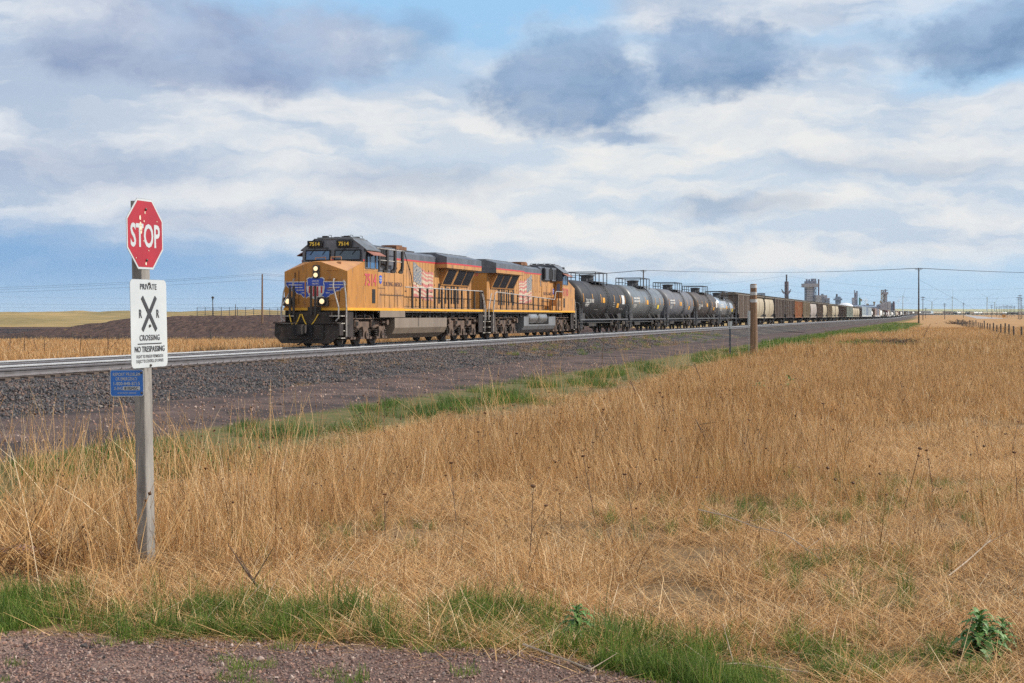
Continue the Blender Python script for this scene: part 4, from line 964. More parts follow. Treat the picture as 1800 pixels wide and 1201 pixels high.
def bogie(parent, x, cache={}):
    """three-piece freight truck"""
    t = empty('truck', (x, 0, 0)); t.parent = parent
    if not cache:
        b = MB()
        for sg in (-1, 1):
            y0, y1 = sorted((sg * .92, sg * 1.06))
            b.prism([(-1.2, .42), (-1.2, .62), (-.75, .72), (-.45, .90), (.45, .90), (.75, .72), (1.2, .62), (1.2, .42), (.95, .36), (.62, .40), (.42, .22), (-.42, .22), (-.62, .40), (-.95, .36)], y0, y1, 'y')
            for e in (-1, 1): b.cyl((e * .89, sg * 1.05, .46), (e * .89, sg * 1.16, .46), .13, n=12)
            for e in (-.22, 0, .22): b.cyl((e, sg * 1.1, .30), (e, sg * 1.1, .66), .085, n=8, m=1)
        b.box(-.22, .22, -1.1, 1.1, .62, .84)
        cache['f'] = b.build('bogie_frame', [M_BOGIE, M_CARFRAME], t, 35); cache['w'] = []
        w = MB()
        for sg in (-1, 1): w.lathe([(.09, sg * .84), (.3, sg * .82), (.39, sg * .815), (.44, sg * .80), (.455, sg * .70), (.48, sg * .69), (.48, sg * .665), (.34, sg * .68), (.10, sg * .69)], 20, 'y', (0, 0, .455))
        w.cyl((0, -.9, .455), (0, .9, .455), .08, n=8); o = w.build('wheelset', M_WHEEL, t, 35); o.location.x = -.89; cache['w'] = o
        o2 = o.copy(); COL.objects.link(o2); o2.parent = t; o2.location.x = .89
    else:
        o = bpy.data.objects.new('bogie_frame', cache['f'].data); COL.objects.link(o); o.parent = t
        for e in (-.89, .89):
            o = bpy.data.objects.new('wheelset', cache['w'].data); COL.objects.link(o); o.parent = t; o.location.x = e
    return t
def coupler_parts(parent, x):
    for e in (-1, 1):
        MB().box(min(e * (x - .7), e * x), max(e * (x - .7), e * x), -.12, .12, .72, .98).box(min(e * (x - .05), e * (x + .12)), max(e * (x - .05), e * (x + .12)), -.2, .15, .66, 1.02).build('coupler', M_CARFRAME, parent)
def make_tank(m_tank, Lc=18.1, rad=1.5, zc=2.52, dome=True, marks=True, bare=False):
    T = empty('tank_car'); h = Lc / 2 - .95
    b = MB(); prof = [(.05, -h - .02)]
    for k in range(1, 8):
        a = k / 7 * math.pi / 2; prof.append((rad * math.sin(a), -h + .52 * (1 - math.cos(a))))
    seam = [(-h + .55 + (2 * h - 1.1) * k / 6) for k in range(1, 6)]
    for q in seam: prof += [(rad, q - .02), (rad + .009, q - .02), (rad + .009, q + .02), (rad, q + .02)]
    prof += [(r, -x) for r, x in prof[7::-1]]
    b.lathe(prof, 44, 'x', (0, 0, zc)); tk = b.build('tank', m_tank, T, 32)
    b = MB(); b.box(-Lc / 2 + .55, Lc / 2 - .55, -.35, .35, .80, 1.02)
    for sg in (-1, 1):
        b.box(-Lc / 2 + .5, Lc / 2 - .5, sg * 1.46 - .05, sg * 1.46 + .05, 1.03, 1.12, 1)
        for e in (-1, 1):
            for k in range(3): b.beam((e * (1.6 + k * 1.9), sg * 1.44, 1.10), (e * (2.0 + k * 1.9) , sg * 1.05, 1.62), .05, .05)
            b.box(min(e * (h - .9), e * (h - 2.2)), max(e * (h - .9), e * (h - 2.2)), sg * .75 - .45, sg * .75 + .45, 1.0, 1.55)
    for e in (-1, 1): b.box(min(e * (Lc / 2 - .75), e * (Lc / 2 - .35)), max(e * (Lc / 2 - .75), e * (Lc / 2 - .35)), -1.5, 1.5, .98, 1.12)
    b.box(-1.0, 1.6, -.5, .5, .55, .85); b.tube([(-4.5, 1.0, .82), (4.5, 1.0, .82)], .04); b.tube([(-4.5, -1.0, .82), (4.5, -1.0, .82)], .04)
    b.build('underframe', [M_CARFRAME, M_LADDER], T)
    # manway and its platform
    zt = zc + rad
    b = MB(); b.lathe([(.52, zt - .12), (.50, zt + .42), (.58, zt + .42), (.58, zt + .52), (.1, zt + .56)], 20, 'z'); b.box(.7, 1.1, -.2, .2, zt - .1, zt + .22); b.build('manway', M_DKCAR, T, 35)
    b = MB(); pw, py = 2.05, 1.12
    for y in (-py, py):
        for x in (-pw, -.75, .75, pw): b.tube([(x, y, zt - .28), (x, y, zt + .70)], .038, 5)
        b.tube([(-pw, y, zt + .70), (pw, y, zt + .70)], .038, 5)
    for x in (-pw, pw): b.tube([(x, -py, zt + .70), (x, py, zt + .70)], .038, 5); b.tube([(x, -py, zt + .3), (x, -.4, zt + .3)], .03, 5)
    b.build('platform_railing', M_DKCAR, T)
    b = MB(); b.box(-pw, -.62, -py, py, zt - .06, zt - .01); b.box(.62, pw, -py, py, zt - .06, zt - .01); b.box(-.62, .62, -py, -.55, zt - .06, zt - .01); b.box(-.62, .62, .55, py, zt - .06, zt - .01); b.build('platform', M_LADDER, T)
    for sg in (-1, 1):
        b = MB(); ang = [R(a) for a in range(78, -48, -9)]; rr = rad + .09
        for e in (-.26, .26):
            pts = [(e - .9, sg * rr * math.cos(a), zc + rr * math.sin(a)) for a in ang] + [(e - .9, sg * 1.46, 1.1)]; b.tube(pts, .026, 5)
        for a in ang: b.tube([(-1.16, sg * rr * math.cos(a), zc + rr * math.sin(a)), (-.64, sg * rr * math.cos(a), zc + rr * math.sin(a))], .02, 4)
        b.build('ladder', M_DKCAR, T)
    for e in (-1, 1):
        b = MB(); X = e * (Lc / 2 - .55)
        for sg in (-1, 1):
            b.tube([(X, sg * 1.42, 1.1), (X, sg * 1.42, 2.15), (X + e * .02, sg * 1.3, 2.3), (X, sg * .55, 2.3)], .03, 5)
            b.tube([(X - e * .55, sg * 1.46, .5), (X - e * .55, sg * 1.46, 1.9)], .03, 5); b.tube([(X - e * .1, sg * 1.46, .45), (X - e * .1, sg * 1.46, 1.9)], .03, 5)
            for k in range(4): b.tube([(X - e * .55, sg * 1.46, .5 + k * .4), (X - e * .1, sg * 1.46, .5 + k * .4)], .022, 4)
        b.build('end_railing', M_LADDER, T)
    # markings curved onto the shell
    if marks:
        def patch(name, mtl, x0, x1, a0, a1, sg, n=5):
            rr = rad + .012; vs, fs = [], []
            for i in range(n + 1):
                a = R(a0 + (a1 - a0) * i / n)
                for x in (x0, x1): vs.append((x, sg * rr * math.cos(a), zc + rr * math.sin(a)))
            for i in range(n): fs.append((2 * i, 2 * i + 1, 2 * i + 3, 2 * i + 2))
            return MB().add(vs, fs).build(name, mtl, T)
        for sg in (1,):
            for x in (h - .62, h - 3.6, 1.6, -3.3, -5.6, -h + .62): patch('reflector', M_RIM, x, x + .12, -6, 19, sg)
            patch('placard', M_PLAC, .35, 1.15, -6, 9, sg); patch('placard', M_PLACY if marks == 2 else M_PLAC, -5.0, -4.2, -20, -6, sg)
            if marks == 1: patch('placard', M_WHITECAR, -h + 1.9, -h + .95, -8, 20, sg)
            b = MB(); rr = rad + .014
            def line(txt, x, a, hgt, wd):
                vs, fs, w = text_geo(txt, 1., .02); k = wd / w
                b.add([(x - u * k, sg * rr * math.cos(R(a) + v * hgt / rr), zc + rr * math.sin(R(a) + v * hgt / rr)) for u, v in vs], fs)
            line('TILX 281980' if marks == 1 else '==== =====', h - 1.3, -7, .30 if marks == 1 else .9, 2.6); line('=== =====', h - 1.2, -16, .36, 1.2); line('== ===', h - 1.2, -21, .36, 1.0)
            for k in range(3): line('== ==', -2.7, -6 - k * 6, .10, .7)
            for k in range(4): line('== =', -5.4 - k * .4, -24 - (k % 2) * 3, .09, .5)
            line('=== ==', 3.4, -29, .09, 1.1)
            b.build('stencilled_lettering', M_STENCIL, T)
    for e in (-1, 1): bogie(T, e * (Lc / 2 - 2.3))
    coupler_parts(T, Lc / 2 - .05)
    return T
def make_hopper(m_body, Lc=17.6, curved=False, ribs=13, m_rib=None, panels=1, H=4.45):
    T = empty('hopper_car'); hb = Lc / 2 - 1.0; W = 1.5
    b = MB()
    if curved:
        prof = [(-.75, .98), (-1.18, 1.18), (-1.42, 1.62), (-1.54, 2.4), (-1.52, 3.2), (-1.38, 3.85), (-1.18, 4.12), (1.18, 4.12), (1.38, 3.85), (1.52, 3.2), (1.54, 2.4), (1.42, 1.62), (1.18, 1.18), (.75, .98)]
        step = 2 * hb / panels
        for k in range(panels):
            a, c = -hb + k * step + .06, -hb + (k + 1) * step - .06; b.prism(prof, a, c, 'x')
        b.prism([(y * .95, 2.55 + (z - 2.55) * .95) for y, z in prof], -hb, hb, 'x')
        bd = b.build('body', m_body, T, 28)
        MB().box(-hb, hb, 1.40, 1.47, 1.02, 1.20).box(-hb, hb, -1.47, -1.40, 1.02, 1.20).build('side_sill', m_body, T)
    else:
        # body with sloped hopper ends below
        b.prism([(-hb, 1.75), (-hb + 2.2, 1.12), (hb - 2.2, 1.12), (hb, 1.75), (hb, 4.12), (-hb, 4.12)], -W, W, 'y')
        bd = b.build('body', m_body, T)
        for sg in (-1, 1):
            for k in range(ribs):
                x = -hb + .08 + (2 * hb - .16) * k / (ribs - 1)
                z0 = 1.15 if abs(x) < hb - 2.2 else 1.75 - (hb - abs(x)) / 2.2 * .6
                MB().box(x - .055, x + .055, sg * W - .07, sg * W + .07, z0, 4.10).build('side_rib', m_rib if (m_rib and k in (0, 5, 9, ribs - 1)) else m_body, bd)
            MB().box(-hb, hb, sg * W - .075, sg * W + .075, 1.05, 1.16).build('side_sill', m_body, T)
    rf = MB(); rf.prism([(-W - .05, 4.10), (W + .05, 4.10), (W + .05, 4.22), (1.0, 4.40), (-1.0, 4.40), (-W - .05, 4.22)], -hb - .25, hb + .25, 'x')
    for k in range(int(hb)): rf.box(-hb + .5 + k * 2.0, -hb + .56 + k * 2.0, -1.45, 1.45, 4.24, 4.43)
    rf.build('roof', M_HROOF, T)
    rw = MB(); rw.box(-hb - .3, hb + .3, .55, 1.05, 4.46, 4.50); rw.box(-hb - .3, hb + .3, -1.05, -.55, 4.46, 4.50)
    for k in range(int(hb / 1.5)): rw.lathe([(.36, 4.40), (.36, 4.52), (.3, 4.56), (.05, 4.57)], 12, 'z', (-hb + 1.6 + k * 2.9, 0, 0))
    rw.build('running_board', M_HROOF, T)
    for e in (-1, 1):
        b = MB(); X = e * hb; XE = e * (Lc / 2 - .45)
        a0, a1 = sorted((e * (hb - 2.8), e * (Lc / 2 - .4))); b.box(a0, a1, -1.45, 1.45, .94, 1.06)
        for y in (-1.35, 0, 1.35):
            b.beam((XE - e * .1, y, 1.05), (X - e * .1, y, 4.1) if abs(y) > 1 else (X, y, 3.0), .10, .10); b.beam((X - e * 2.0, y, 1.05), (X - e * .1, y, 1.9), .08, .12)
        b.beam((X - e * 2.3, 1.38, 1.08), (X - e * .2, 1.38, 1.75), .10, .22); b.beam((X - e * 2.3, -1.38, 1.08), (X - e * .2, -1.38, 1.75), .10, .22)
        b.build('end_frame', M_CARFRAME, T)
        b = MB()
        for sg in (-1, 1):
            b.tube([(XE, sg * 1.42, .5), (XE, sg * 1.42, 4.3)], .025, 4); b.tube([(XE, sg * .95, 1.0), (XE, sg * .95, 4.3)], .025, 4)
            for k in range(9): b.tube([(XE, sg * 1.42, .6 + k * .42), (XE, sg * .95, .6 + k * .42)], .02, 4)
        b.build('end_ladder', M_LADDER, T)
    b = MB()
    for x in (-hb * .55, 0, hb * .55): b.loft([[(x - 1.0, -1.1, 1.12), (x + 1.0, -1.1, 1.12), (x + 1.0, 1.1, 1.12), (x - 1.0, 1.1, 1.12)], [(x - .35, -.5, .45), (x + .35, -.5, .45), (x + .35, .5, .45), (x - .35, .5, .45)]])
    b.box(-hb, hb, -.25, .25, .75, 1.05); b.build('discharge_gates', M_CARFRAME, T)
    for e in (-1, 1): bogie(T, e * (Lc / 2 - 2.2))
    coupler_parts(T, Lc / 2 - .05)
    return T
def place_car(o, s, label, cat, group):
    c, h = path(s, P_TRAIN, Z_TRAIN); d = Vector((path(s + 4, P_TRAIN, Z_TRAIN)[0] - path(s - 4, P_TRAIN, Z_TRAIN)[0])).normalized()
    o.location = c; o.rotation_euler = (0, math.asin(d.z) , -h - R(90)); tag(o, label, cat, group); return o
S = 102.2
GT = 'tank cars behind the locomotives'
for mk, ln, args, lab in ((M_TKBLK, 18.1, dict(marks=1), 'black tank car with orange placards, coupled right behind the second locomotive'),
                          (M_TKSTEEL, 18.1, dict(marks=2), 'glossy grey tank car with dark lower half, second of the five tank cars'),
                          (M_TKGREY, 18.1, dict(marks=3), 'dull blue-grey tank car in the middle of the five tank cars'),
                          (M_TKBRN, 18.1, dict(marks=1), 'brownish black tank car just ahead of the low shiny tank car'),
                          (M_TKSHINE, 16.6, dict(marks=2, rad=1.36, zc=2.35), 'low shiny steel tank car next to the first brown hopper car')):
    place_car(make_tank(mk, ln, **args), S + ln / 2, lab, 'tank car', GT); S += ln
GH = 'covered hopper cars behind the tank cars'
HOP = [('r', M_HBROWN, 18.6, 1, 'brown ribbed hopper car with pale ribs, directly behind the shiny tank car'),
       ('c', M_HCREAM, 14.0, 1, 'cream curved hopper car showing just right of the banded wooden post'),
       ('c', M_HCREAM, 14.2, 1, 'second cream curved hopper car, ahead of the two dark brown ribbed ones'),
       ('r', M_HBROWN2, 18.0, 1, 'dark brown ribbed hopper car right behind the cream curved pair'),
       ('r', M_HBROWN2, 18.0, 1, 'dark brown ribbed hopper car just ahead of the rusty orange one'),
       ('r', M_HRUST, 18.2, 0, 'rusty orange ribbed hopper car'),
       ('r', M_HTAN, 18.8, 0, 'olive tan ribbed hopper car behind the rusty one'),
       ('c', M_HGREY, 18.4, 1, 'pinkish grey barrel-sided hopper car'),
       ('r', M_HBROWN, 19.0, 0, 'brown hopper car behind the pinkish grey barrel-sided one'),
       ('c', M_HCREAM, 13.6, 1, 'single cream curved hopper car between two brown ribbed hoppers'),
       ('r', M_HTAN, 19.0, 0, 'tan ribbed hopper car left of a pair of cream hoppers'),
       ('c', M_HCREAM, 13.8, 1, 'front one of a close pair of cream curved hopper cars'),
       ('c', M_HCREAM, 13.8, 1, 'rear one of a close pair of cream curved hopper cars'),
       ('r', M_HBROWN2, 19.2, 0, 'first of two brown ribbed hoppers ahead of the pale green cars'),
       ('r', M_HBROWN, 19.2, 0, 'second of two brown ribbed hoppers ahead of the pale green cars'),
       ('r', M_HPALE, 18.5, 0, 'first of two pale green hopper cars'),
       ('r', M_HPALE, 18.5, 0, 'second of two pale green hopper cars'),
       ('c', M_HCREAM, 15.0, 1, 'first of three cream hoppers behind the pale green cars'),
       ('c', M_HCREAM, 15.0, 1, 'middle of three cream hoppers behind the pale green cars'),
       ('c', M_HCREAM, 15.0, 1, 'last of three cream hoppers behind the pale green cars'),
       ('r', M_HBROWN2, 18.5, 0, 'brown hopper car ahead of the pale blue box cars')]
for kind, mk, ln, x, lab in HOP:
    if kind == 'r': o = make_hopper(mk, ln, False, 14, M_RIB if x else None)
    else: o = make_hopper(mk, ln, True, panels=1)
    place_car(o, S + ln / 2, lab, 'hopper car', GH); S += ln
# far cars: each one mesh, its body, trucks and roof in one piece at this distance
far_cache = {}
def far_car(kind, mk, ln):
    key = (kind, mk.name, ln)
    if key not in far_cache:
        b = MB(); h = ln / 2 - .8
        if kind == 'tank':
            prof = [(.05, -h), (.9, -h + .12), (1.45, -h + .5)]; prof += [(r, -x) for r, x in prof[::-1]]
            b.lathe(prof, 20, 'x', (0, 0, 2.5)); b.lathe([(.5, 3.9), (.5, 4.5), (.1, 4.55)], 10, 'z', m=1); b.box(-2, 2, -1, 1, 3.95, 4.0, 1)
            for y in (-1, 1): b.tube([(-2, y, 3.9), (-2, y, 4.6), (2, y, 4.6), (2, y, 3.9)], .05, 4, 1)
            b.box(-h - .3, h + .3, -1.45, 1.45, .95, 1.12, 1)
        elif kind == 'hopper':
            b.prism([(-h, 1.75), (-h + 2, 1.12), (h - 2, 1.12), (h, 1.75), (h, 4.2), (-h, 4.2)], -1.5, 1.5, 'y'); b.prism([(-1.55, 4.2), (1.55, 4.2), (.9, 4.5), (-.9, 4.5)], -h - .2, h + .2, 'x', 1)
            for k in range(11):
                for sg in (-1, 1): b.box(-h + k * h / 5 - .06, -h + k * h / 5 + .06, sg * 1.5 - .08, sg * 1.5 + .08, 1.7, 4.15)
        elif kind == 'barrel':
            b.prism([(-.8, 1.0), (-1.4, 1.6), (-1.55, 2.5), (-1.4, 3.8), (-1.1, 4.25), (1.1, 4.25), (1.4, 3.8), (1.55, 2.5), (1.4, 1.6), (.8, 1.0)], -h, h, 'x'); b.prism([(-1.3, 4.25), (1.3, 4.25), (.9, 4.45), (-.9, 4.45)], -h - .2, h + .2, 'x', 1)
        else:
            b.box(-h, h, -1.55, 1.55, 1.15, 4.75); b.prism([(-1.58, 4.75), (1.58, 4.75), (.5, 4.92), (-.5, 4.92)], -h, h, 'x', 2)
            for k in range(8):
                for sg in (-1, 1): b.box(-h + .1 + k * (2 * h - .2) / 7 - .09, -h + .1 + k * (2 * h - .2) / 7 + .09, sg * 1.55 - .06, sg * 1.55 + .06, 1.15, 4.7, 2)
            for sg in (-1, 1): b.box(-h, h, sg * 1.55 - .07, sg * 1.55 + .07, 1.1, 1.45, 2)
        b.box(-h - .5, h + .5, -.5, .5, .7, 1.1, 1)
        for e in (-1, 1):
            b.box(e * (h - 1.4) - 1.1, e * (h - 1.4) + 1.1, -1.1, 1.1, .35, .85, 1)
            for d in (-.9, .9): b.cyl((e * (h - 1.4) + d, -1.0, .46), (e * (h - 1.4) + d, 1.0, .46), .46, n=12, m=1)
            b.box(min(e * h, e * (ln / 2 + .06)), max(e * h, e * (ln / 2 + .06)), -.15, .15, .72, .95, 1)
        o = b.build({'tank': 'tank_car', 'hopper': 'hopper_car', 'barrel': 'hopper_car', 'box': 'box_car'}[kind], [mk, M_CARFRAME, M_WHITECAR], None, 30); far_cache[key] = o; return o
    o = far_cache[key].copy(); COL.objects.link(o); return o
CN = {M_PALEBLUE: 'pale blue', M_BLUECAR: 'blue', M_GREENCAR: 'green', M_MAROON: 'maroon', M_ORANGECAR: 'orange', M_WHITECAR: 'white', M_DKCAR: 'charcoal', M_HBROWN: 'brown', M_HTAN: 'tan', M_HGREY: 'grey', M_HCREAM: 'cream', M_HRUST: 'rust red', M_TKBLK: 'black'}
seq = [('box', M_PALEBLUE), ('box', M_PALEBLUE), ('box', M_BLUECAR), ('box', M_PALEBLUE), ('box', M_PALEBLUE), ('tank', M_WHITECAR), ('hopper', M_HBROWN), ('box', M_HRUST), ('box', M_MAROON), ('box', M_BLUECAR), ('box', M_ORANGECAR), ('barrel', M_WHITECAR), ('barrel', M_WHITECAR), ('hopper', M_HTAN), ('tank', M_WHITECAR), ('tank', M_TKBLK), ('hopper', M_HBROWN), ('tank', M_WHITECAR), ('box', M_MAROON), ('barrel', M_WHITECAR), ('box', M_ORANGECAR), ('box', M_GREENCAR), ('hopper', M_HGREY), ('tank', M_WHITECAR), ('tank', M_WHITECAR), ('tank', M_WHITECAR), ('box', M_DKCAR), ('box', M_DKCAR)]
r2 = random.Random(5)
pool = [('box', M_DKCAR), ('hopper', M_HTAN), ('hopper', M_HBROWN), ('barrel', M_WHITECAR), ('hopper', M_HGREY), ('hopper', M_HBROWN), ('box', M_PALEBLUE), ('tank', M_WHITECAR), ('barrel', M_HCREAM), ('tank', M_TKBLK), ('box', M_HRUST), ('barrel', M_HCREAM)]
while len(seq) < 112: seq += [r2.choice(pool)] * r2.choice((1, 1, 2, 3))
kn = {'box': 'box car', 'tank': 'tank car', 'hopper': 'ribbed hopper car', 'barrel': 'barrel-sided hopper car'}
first = {}
for i, (kind, mk) in enumerate(seq):
    ln = 17.8
    if S > 2600: break
    zone = 'beyond the cream hoppers, ahead of the far bend' if i < 28 else 'tiny in the distance on the far bend'
    place_car(far_car(kind, mk, ln), S + ln / 2, '%s %s %s' % (CN[mk], kn[kind], zone), kn[kind].split('-sided ')[-1].replace('ribbed ', ''), '%s %ss %s' % (CN[mk], kn[kind], zone)); S += ln
# ================================================================== signs, posts, poles, fences, the plant
M_WOODG = mat('grey_weathered_wood', (.30, .285, .265), (.19, .18, .17), 5, (3, 3, .35), .85, bump=.5, bscale=30, bstretch=(3, 3, .15), c3=(.13, .12, .115), s3=9, lo3=.56, hi3=.7)
M_SIGNRED = mat('sign_red', (.40, .018, .028), (.33, .016, .028), 3, rough=.38, spec=.5)
M_SIGNWHITE = mat('sign_white', (.52, .56, .58), (.46, .50, .525), 2, rough=.38, c3=(.40, .41, .40), s3=3, lo3=.60, hi3=.8)
M_SIGNBLK = mat('sign_black', (.035, .036, .042), (.05, .05, .055), 5, rough=.45)
M_SIGNBLUE = mat('sign_blue', (.025, .17, .60), (.025, .15, .53), 3, rough=.38)
M_SIGNEDGE = mat('sign_back_metal', (.42, .44, .45), (.34, .35, .36), 5, rough=.4, metal=.6)
M_BOLT = mat('sign_bolt', (.12, .11, .10), (.08, .07, .065), 9, rough=.5, metal=.5)
M_CHIP = mat('flaked_patch', (.75, .68, .55), (.62, .52, .38), 20, rough=.7)
M_POLE = mat('brown_pole_wood', (.27, .165, .10), (.18, .11, .07), 3, (3, 3, .15), .9, bump=.5, bscale=12, bstretch=(3, 3, .1), c3=(.10, .07, .055), s3=4, lo3=.5, hi3=.7)
M_DKPOLE = mat('dark_pole_wood', (.085, .058, .038), (.055, .04, .03), 3, (2, 2, .2), .9)
M_BAND = mat('pale_band', (.50, .51, .52), (.42, .43, .44), 5, rough=.6)
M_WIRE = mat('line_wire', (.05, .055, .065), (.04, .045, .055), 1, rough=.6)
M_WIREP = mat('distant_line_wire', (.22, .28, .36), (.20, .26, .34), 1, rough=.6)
M_POSTBL = mat('blue_grey_steel_post', (.075, .10, .135), (.06, .075, .10), 4, rough=.6)
M_PIPE = mat('blue_grey_pipe', (.085, .115, .145), (.06, .085, .11), 2, rough=.5)
M_FPOST = mat('old_fence_post', (.13, .11, .095), (.08, .07, .062), 3, (2, 2, .3), .95)
M_TPOST = mat('rusty_stake', (.10, .06, .045), (.07, .045, .035), 4, rough=.9)
M_INS = mat('insulator', (.35, .36, .38), (.25, .26, .28), 5, rough=.4)
def rrect(w, h, r, n=5):
    p = []
    for cx, cy, a0 in ((w / 2 - r, h / 2 - r, 0), (-w / 2 + r, h / 2 - r, 90), (-w / 2 + r, -h / 2 + r, 180), (w / 2 - r, -h / 2 + r, 270)):
        p += [(cx + r * math.cos(R(a0 + 90 * i / n)), cy + r * math.sin(R(a0 + 90 * i / n))) for i in range(n + 1)]
    return p
# ---- crossing sign post; local x runs along the sign faces, the faces look to local -y
SY = 12.6; root = empty('crossing_sign_post', (ax_(258, SY), SY, float(G(ax_(258, SY), SY)) - .02))
root.rotation_euler = (Matrix.Rotation(R(-1.15), 3, 'Y') @ Matrix.Rotation(R(74), 3, 'Z')).to_euler()
tag(root, 'weathered wooden post carrying STOP, private crossing and blue emergency signs in the dry grass', 'sign post')
b = MB(); hw, hd, c = .068, .05, .006
prof = [(-hw + c, -hd), (hw - c, -hd), (hw, -hd + c), (hw, hd - c), (hw - c, hd), (-hw + c, hd), (-hw, hd - c), (-hw, -hd + c)]
b.prism(prof, -.3, 3.16, 'z'); b.build('post', M_WOODG, root)
F = (1, 0, 0); UPV = (0, 0, 1)
def sign_face(name, poly, z, mats, x=0, y=-hd, tilt=0):
    """sheet with a 2.5 mm face layer above a metal sheet, looking to -y"""
    b = MB(); b.plate(poly, (x, y - .004, z), F, UPV, -.003, 0)
    return b
r_ = .305 / math.cos(R(22.5)); octo = lambda k: [(r_ * k * math.cos(R(22.5 + 45 * i)), r_ * k * math.sin(R(22.5 + 45 * i))) for i in range(8)]
zs = 2.872
st = empty('stop_sign', (0, 0, 0)); st.parent = root; st.location = (-.008, 0, 0)
b = MB(); b.plate(octo(1), (0, -hd - .001, zs), F, UPV, .002, 1); b.plate(octo(.99), (0, -hd - .0031, zs), F, UPV, .0008, 0); fc = b.build('sheet', [M_SIGNWHITE, M_SIGNEDGE], st)
b = MB(); b.plate(octo(.935), (0, -hd - .0040, zs), F, UPV, .0008, 0); b.build('red_field', M_SIGNRED, st)
b = MB(); b.text('STOP', (0, -hd - .0062, zs - .108), F, UPV, .215, .62, .022, 'c', width=.49); b.build('lettering', M_SIGNWHITE, st)
b = MB()
for z in (.215, -.225): b.lathe([(.012, 0), (.012, -.006), (.005, -.012)], 10, 'y', (.0 + .012, -hd - .007, zs + z), 0)
b.build('bolt', M_BOLT, st)
b = MB(); rr = random.Random(3)
for x, z, s in ((-.085, .14, .022), (-.08, .08, .02), (-.075, .045, .026), (-.07, .02, .018), (-.03, -.06, .007), (.2, .12, .006), (.19, .08, .005), (-.16, -.21, .006), (.0, -.255, .014), (.0, .185, .012), (-.02, .11, .01), (.05, -.14, .006)):
    b.plate([(s * rr.uniform(.5, 1.1) * math.cos(a), s * rr.uniform(.7, 1.4) * math.sin(a)) for a in np.linspace(0, 2 * math.pi, 8)[:-1]], (x, -hd - .0066, zs + z), F, UPV, .0005, 0)
b.build('flaked_paint', M_CHIP, st)
pv = empty('private_crossing_sign', (0, 0, 0)); pv.parent = root; pv.location = (.03, 0, 0); zp = 2.10
b = MB(); b.plate(rrect(.61, .762, .045), (.0, -hd - .001, zp), F, UPV, .002, 1); b.plate(rrect(.606, .758, .045), (.0, -hd - .0031, zp), F, UPV, .0008, 0); b.build('sheet', [M_SIGNWHITE, M_SIGNEDGE], pv)
b = MB(); y = -hd - .0075
b.text('PRIVATE', (-.005, y, zp + .295), F, UPV, .052, .7, .014, 'c', width=.275, space=1.12)
b.text('CROSSING', (.0, y, zp - .145), F, UPV, .052, .7, .014, 'c', width=.335, space=1.12)
b.text('NO TRESPASSING', (.0, y, zp - .243), F, UPV, .052, .6, .014, 'c', width=.50)
b.text('RIGHT TO PASS BY PERMISSION', (.0, y, zp - .295), F, UPV, .028, .6, .012, 'c', width=.445)
b.text('SUBJECT TO CONTROL OF OWNER', (.0, y, zp - .335), F, UPV, .028, .6, .012, 'c', width=.455)
b.text('R', (-.145, y, zp + .05), F, UPV, .078, .8, .016, 'c'); b.text('R', (.145, y, zp + .05), F, UPV, .078, .8, .016, 'c')
b.box(-.20, .20, y - .0005, y, zp - .178, zp - .170)
b.build('lettering', M_SIGNBLK, pv)
b = MB()
for sg in (-1, 1):
    a = math.atan2(.29, .235); dx_, dz_ = math.cos(a), math.sin(a); L2, w2_ = .185, .021
    q = [(sg * (-L2 * dx_ - w2_ * dz_), -L2 * dz_ + w2_ * dx_), (sg * (-L2 * dx_ + w2_ * dz_), -L2 * dz_ - w2_ * dx_), (sg * (L2 * dx_ + w2_ * dz_), L2 * dz_ - w2_ * dx_), (sg * (L2 * dx_ - w2_ * dz_), L2 * dz_ + w2_ * dx_)]
    b.plate(q if sg > 0 else q[::-1], (0, y + (.0004 if sg > 0 else 0), zp + .085), F, UPV, -.0006)
b.build('crossbuck_mark', M_SIGNBLK, pv)
b = MB()
for z in (.345, -.02, -.362): b.lathe([(.012, 0), (.012, -.006), (.005, -.012)], 10, 'y', (.004, y, zp + z), 0)
b.build('bolt', M_BOLT, pv)
eb = empty('emergency_notice_sign', (0, 0, 0)); eb.parent = root
E1, xo, zb = (0, -1, 0), -hw - .003, 1.59   # face looks to local -x, text runs to -y
ctr = .115
b = MB(); b.plate(rrect(.325, .232, .022), (xo, ctr, zb), E1, UPV, .002, 0); b.build('sheet', M_SIGNWHITE, eb)
b = MB(); b.plate(rrect(.312, .219, .018), (xo - .0022, ctr, zb), E1, UPV, .0008, 0); b.build('blue_field', M_SIGNBLUE, eb)
b = MB(); q = xo - .0050
b.text('REPORT PROBLEM', (q, ctr, zb + .062), E1, UPV, .030, .7, .012, 'c', width=.265); b.text('OR EMERGENCY', (q, ctr, zb + .023), E1, UPV, .030, .7, .012, 'c', width=.215)
b.text('1-800-848-8715', (q, ctr, zb - .018), E1, UPV, .030, .7, .012, 'c', width=.255); b.text('X-ING', (q, ctr + .125, zb - .059), E1, UPV, .030, .7, .012, 'l', width=.085)
b.text('UNION PACIFIC RAILROAD', (q, ctr, zb - .092), E1, UPV, .014, .7, .01, 'c', width=.185)
b.plate(rrect(.165, .034, .002), (xo - .0032, ctr - .045, zb - .045), E1, UPV, .001, 0)
b.build('lettering', M_SIGNWHITE, eb)
b = MB(); b.text('810245C', (q - .0016, ctr - .045, zb - .057), E1, UPV, .027, .8, .014, 'c', width=.135); b.build('crossing_number', M_SIGNBLK, eb)
b = MB()
for z in (.09, -.085): b.lathe([(.010, 0), (.010, -.006), (.004, -.010)], 10, 'x', (q, -.03, zb + z), 0)
b.build('bolt', M_BOLT, eb)
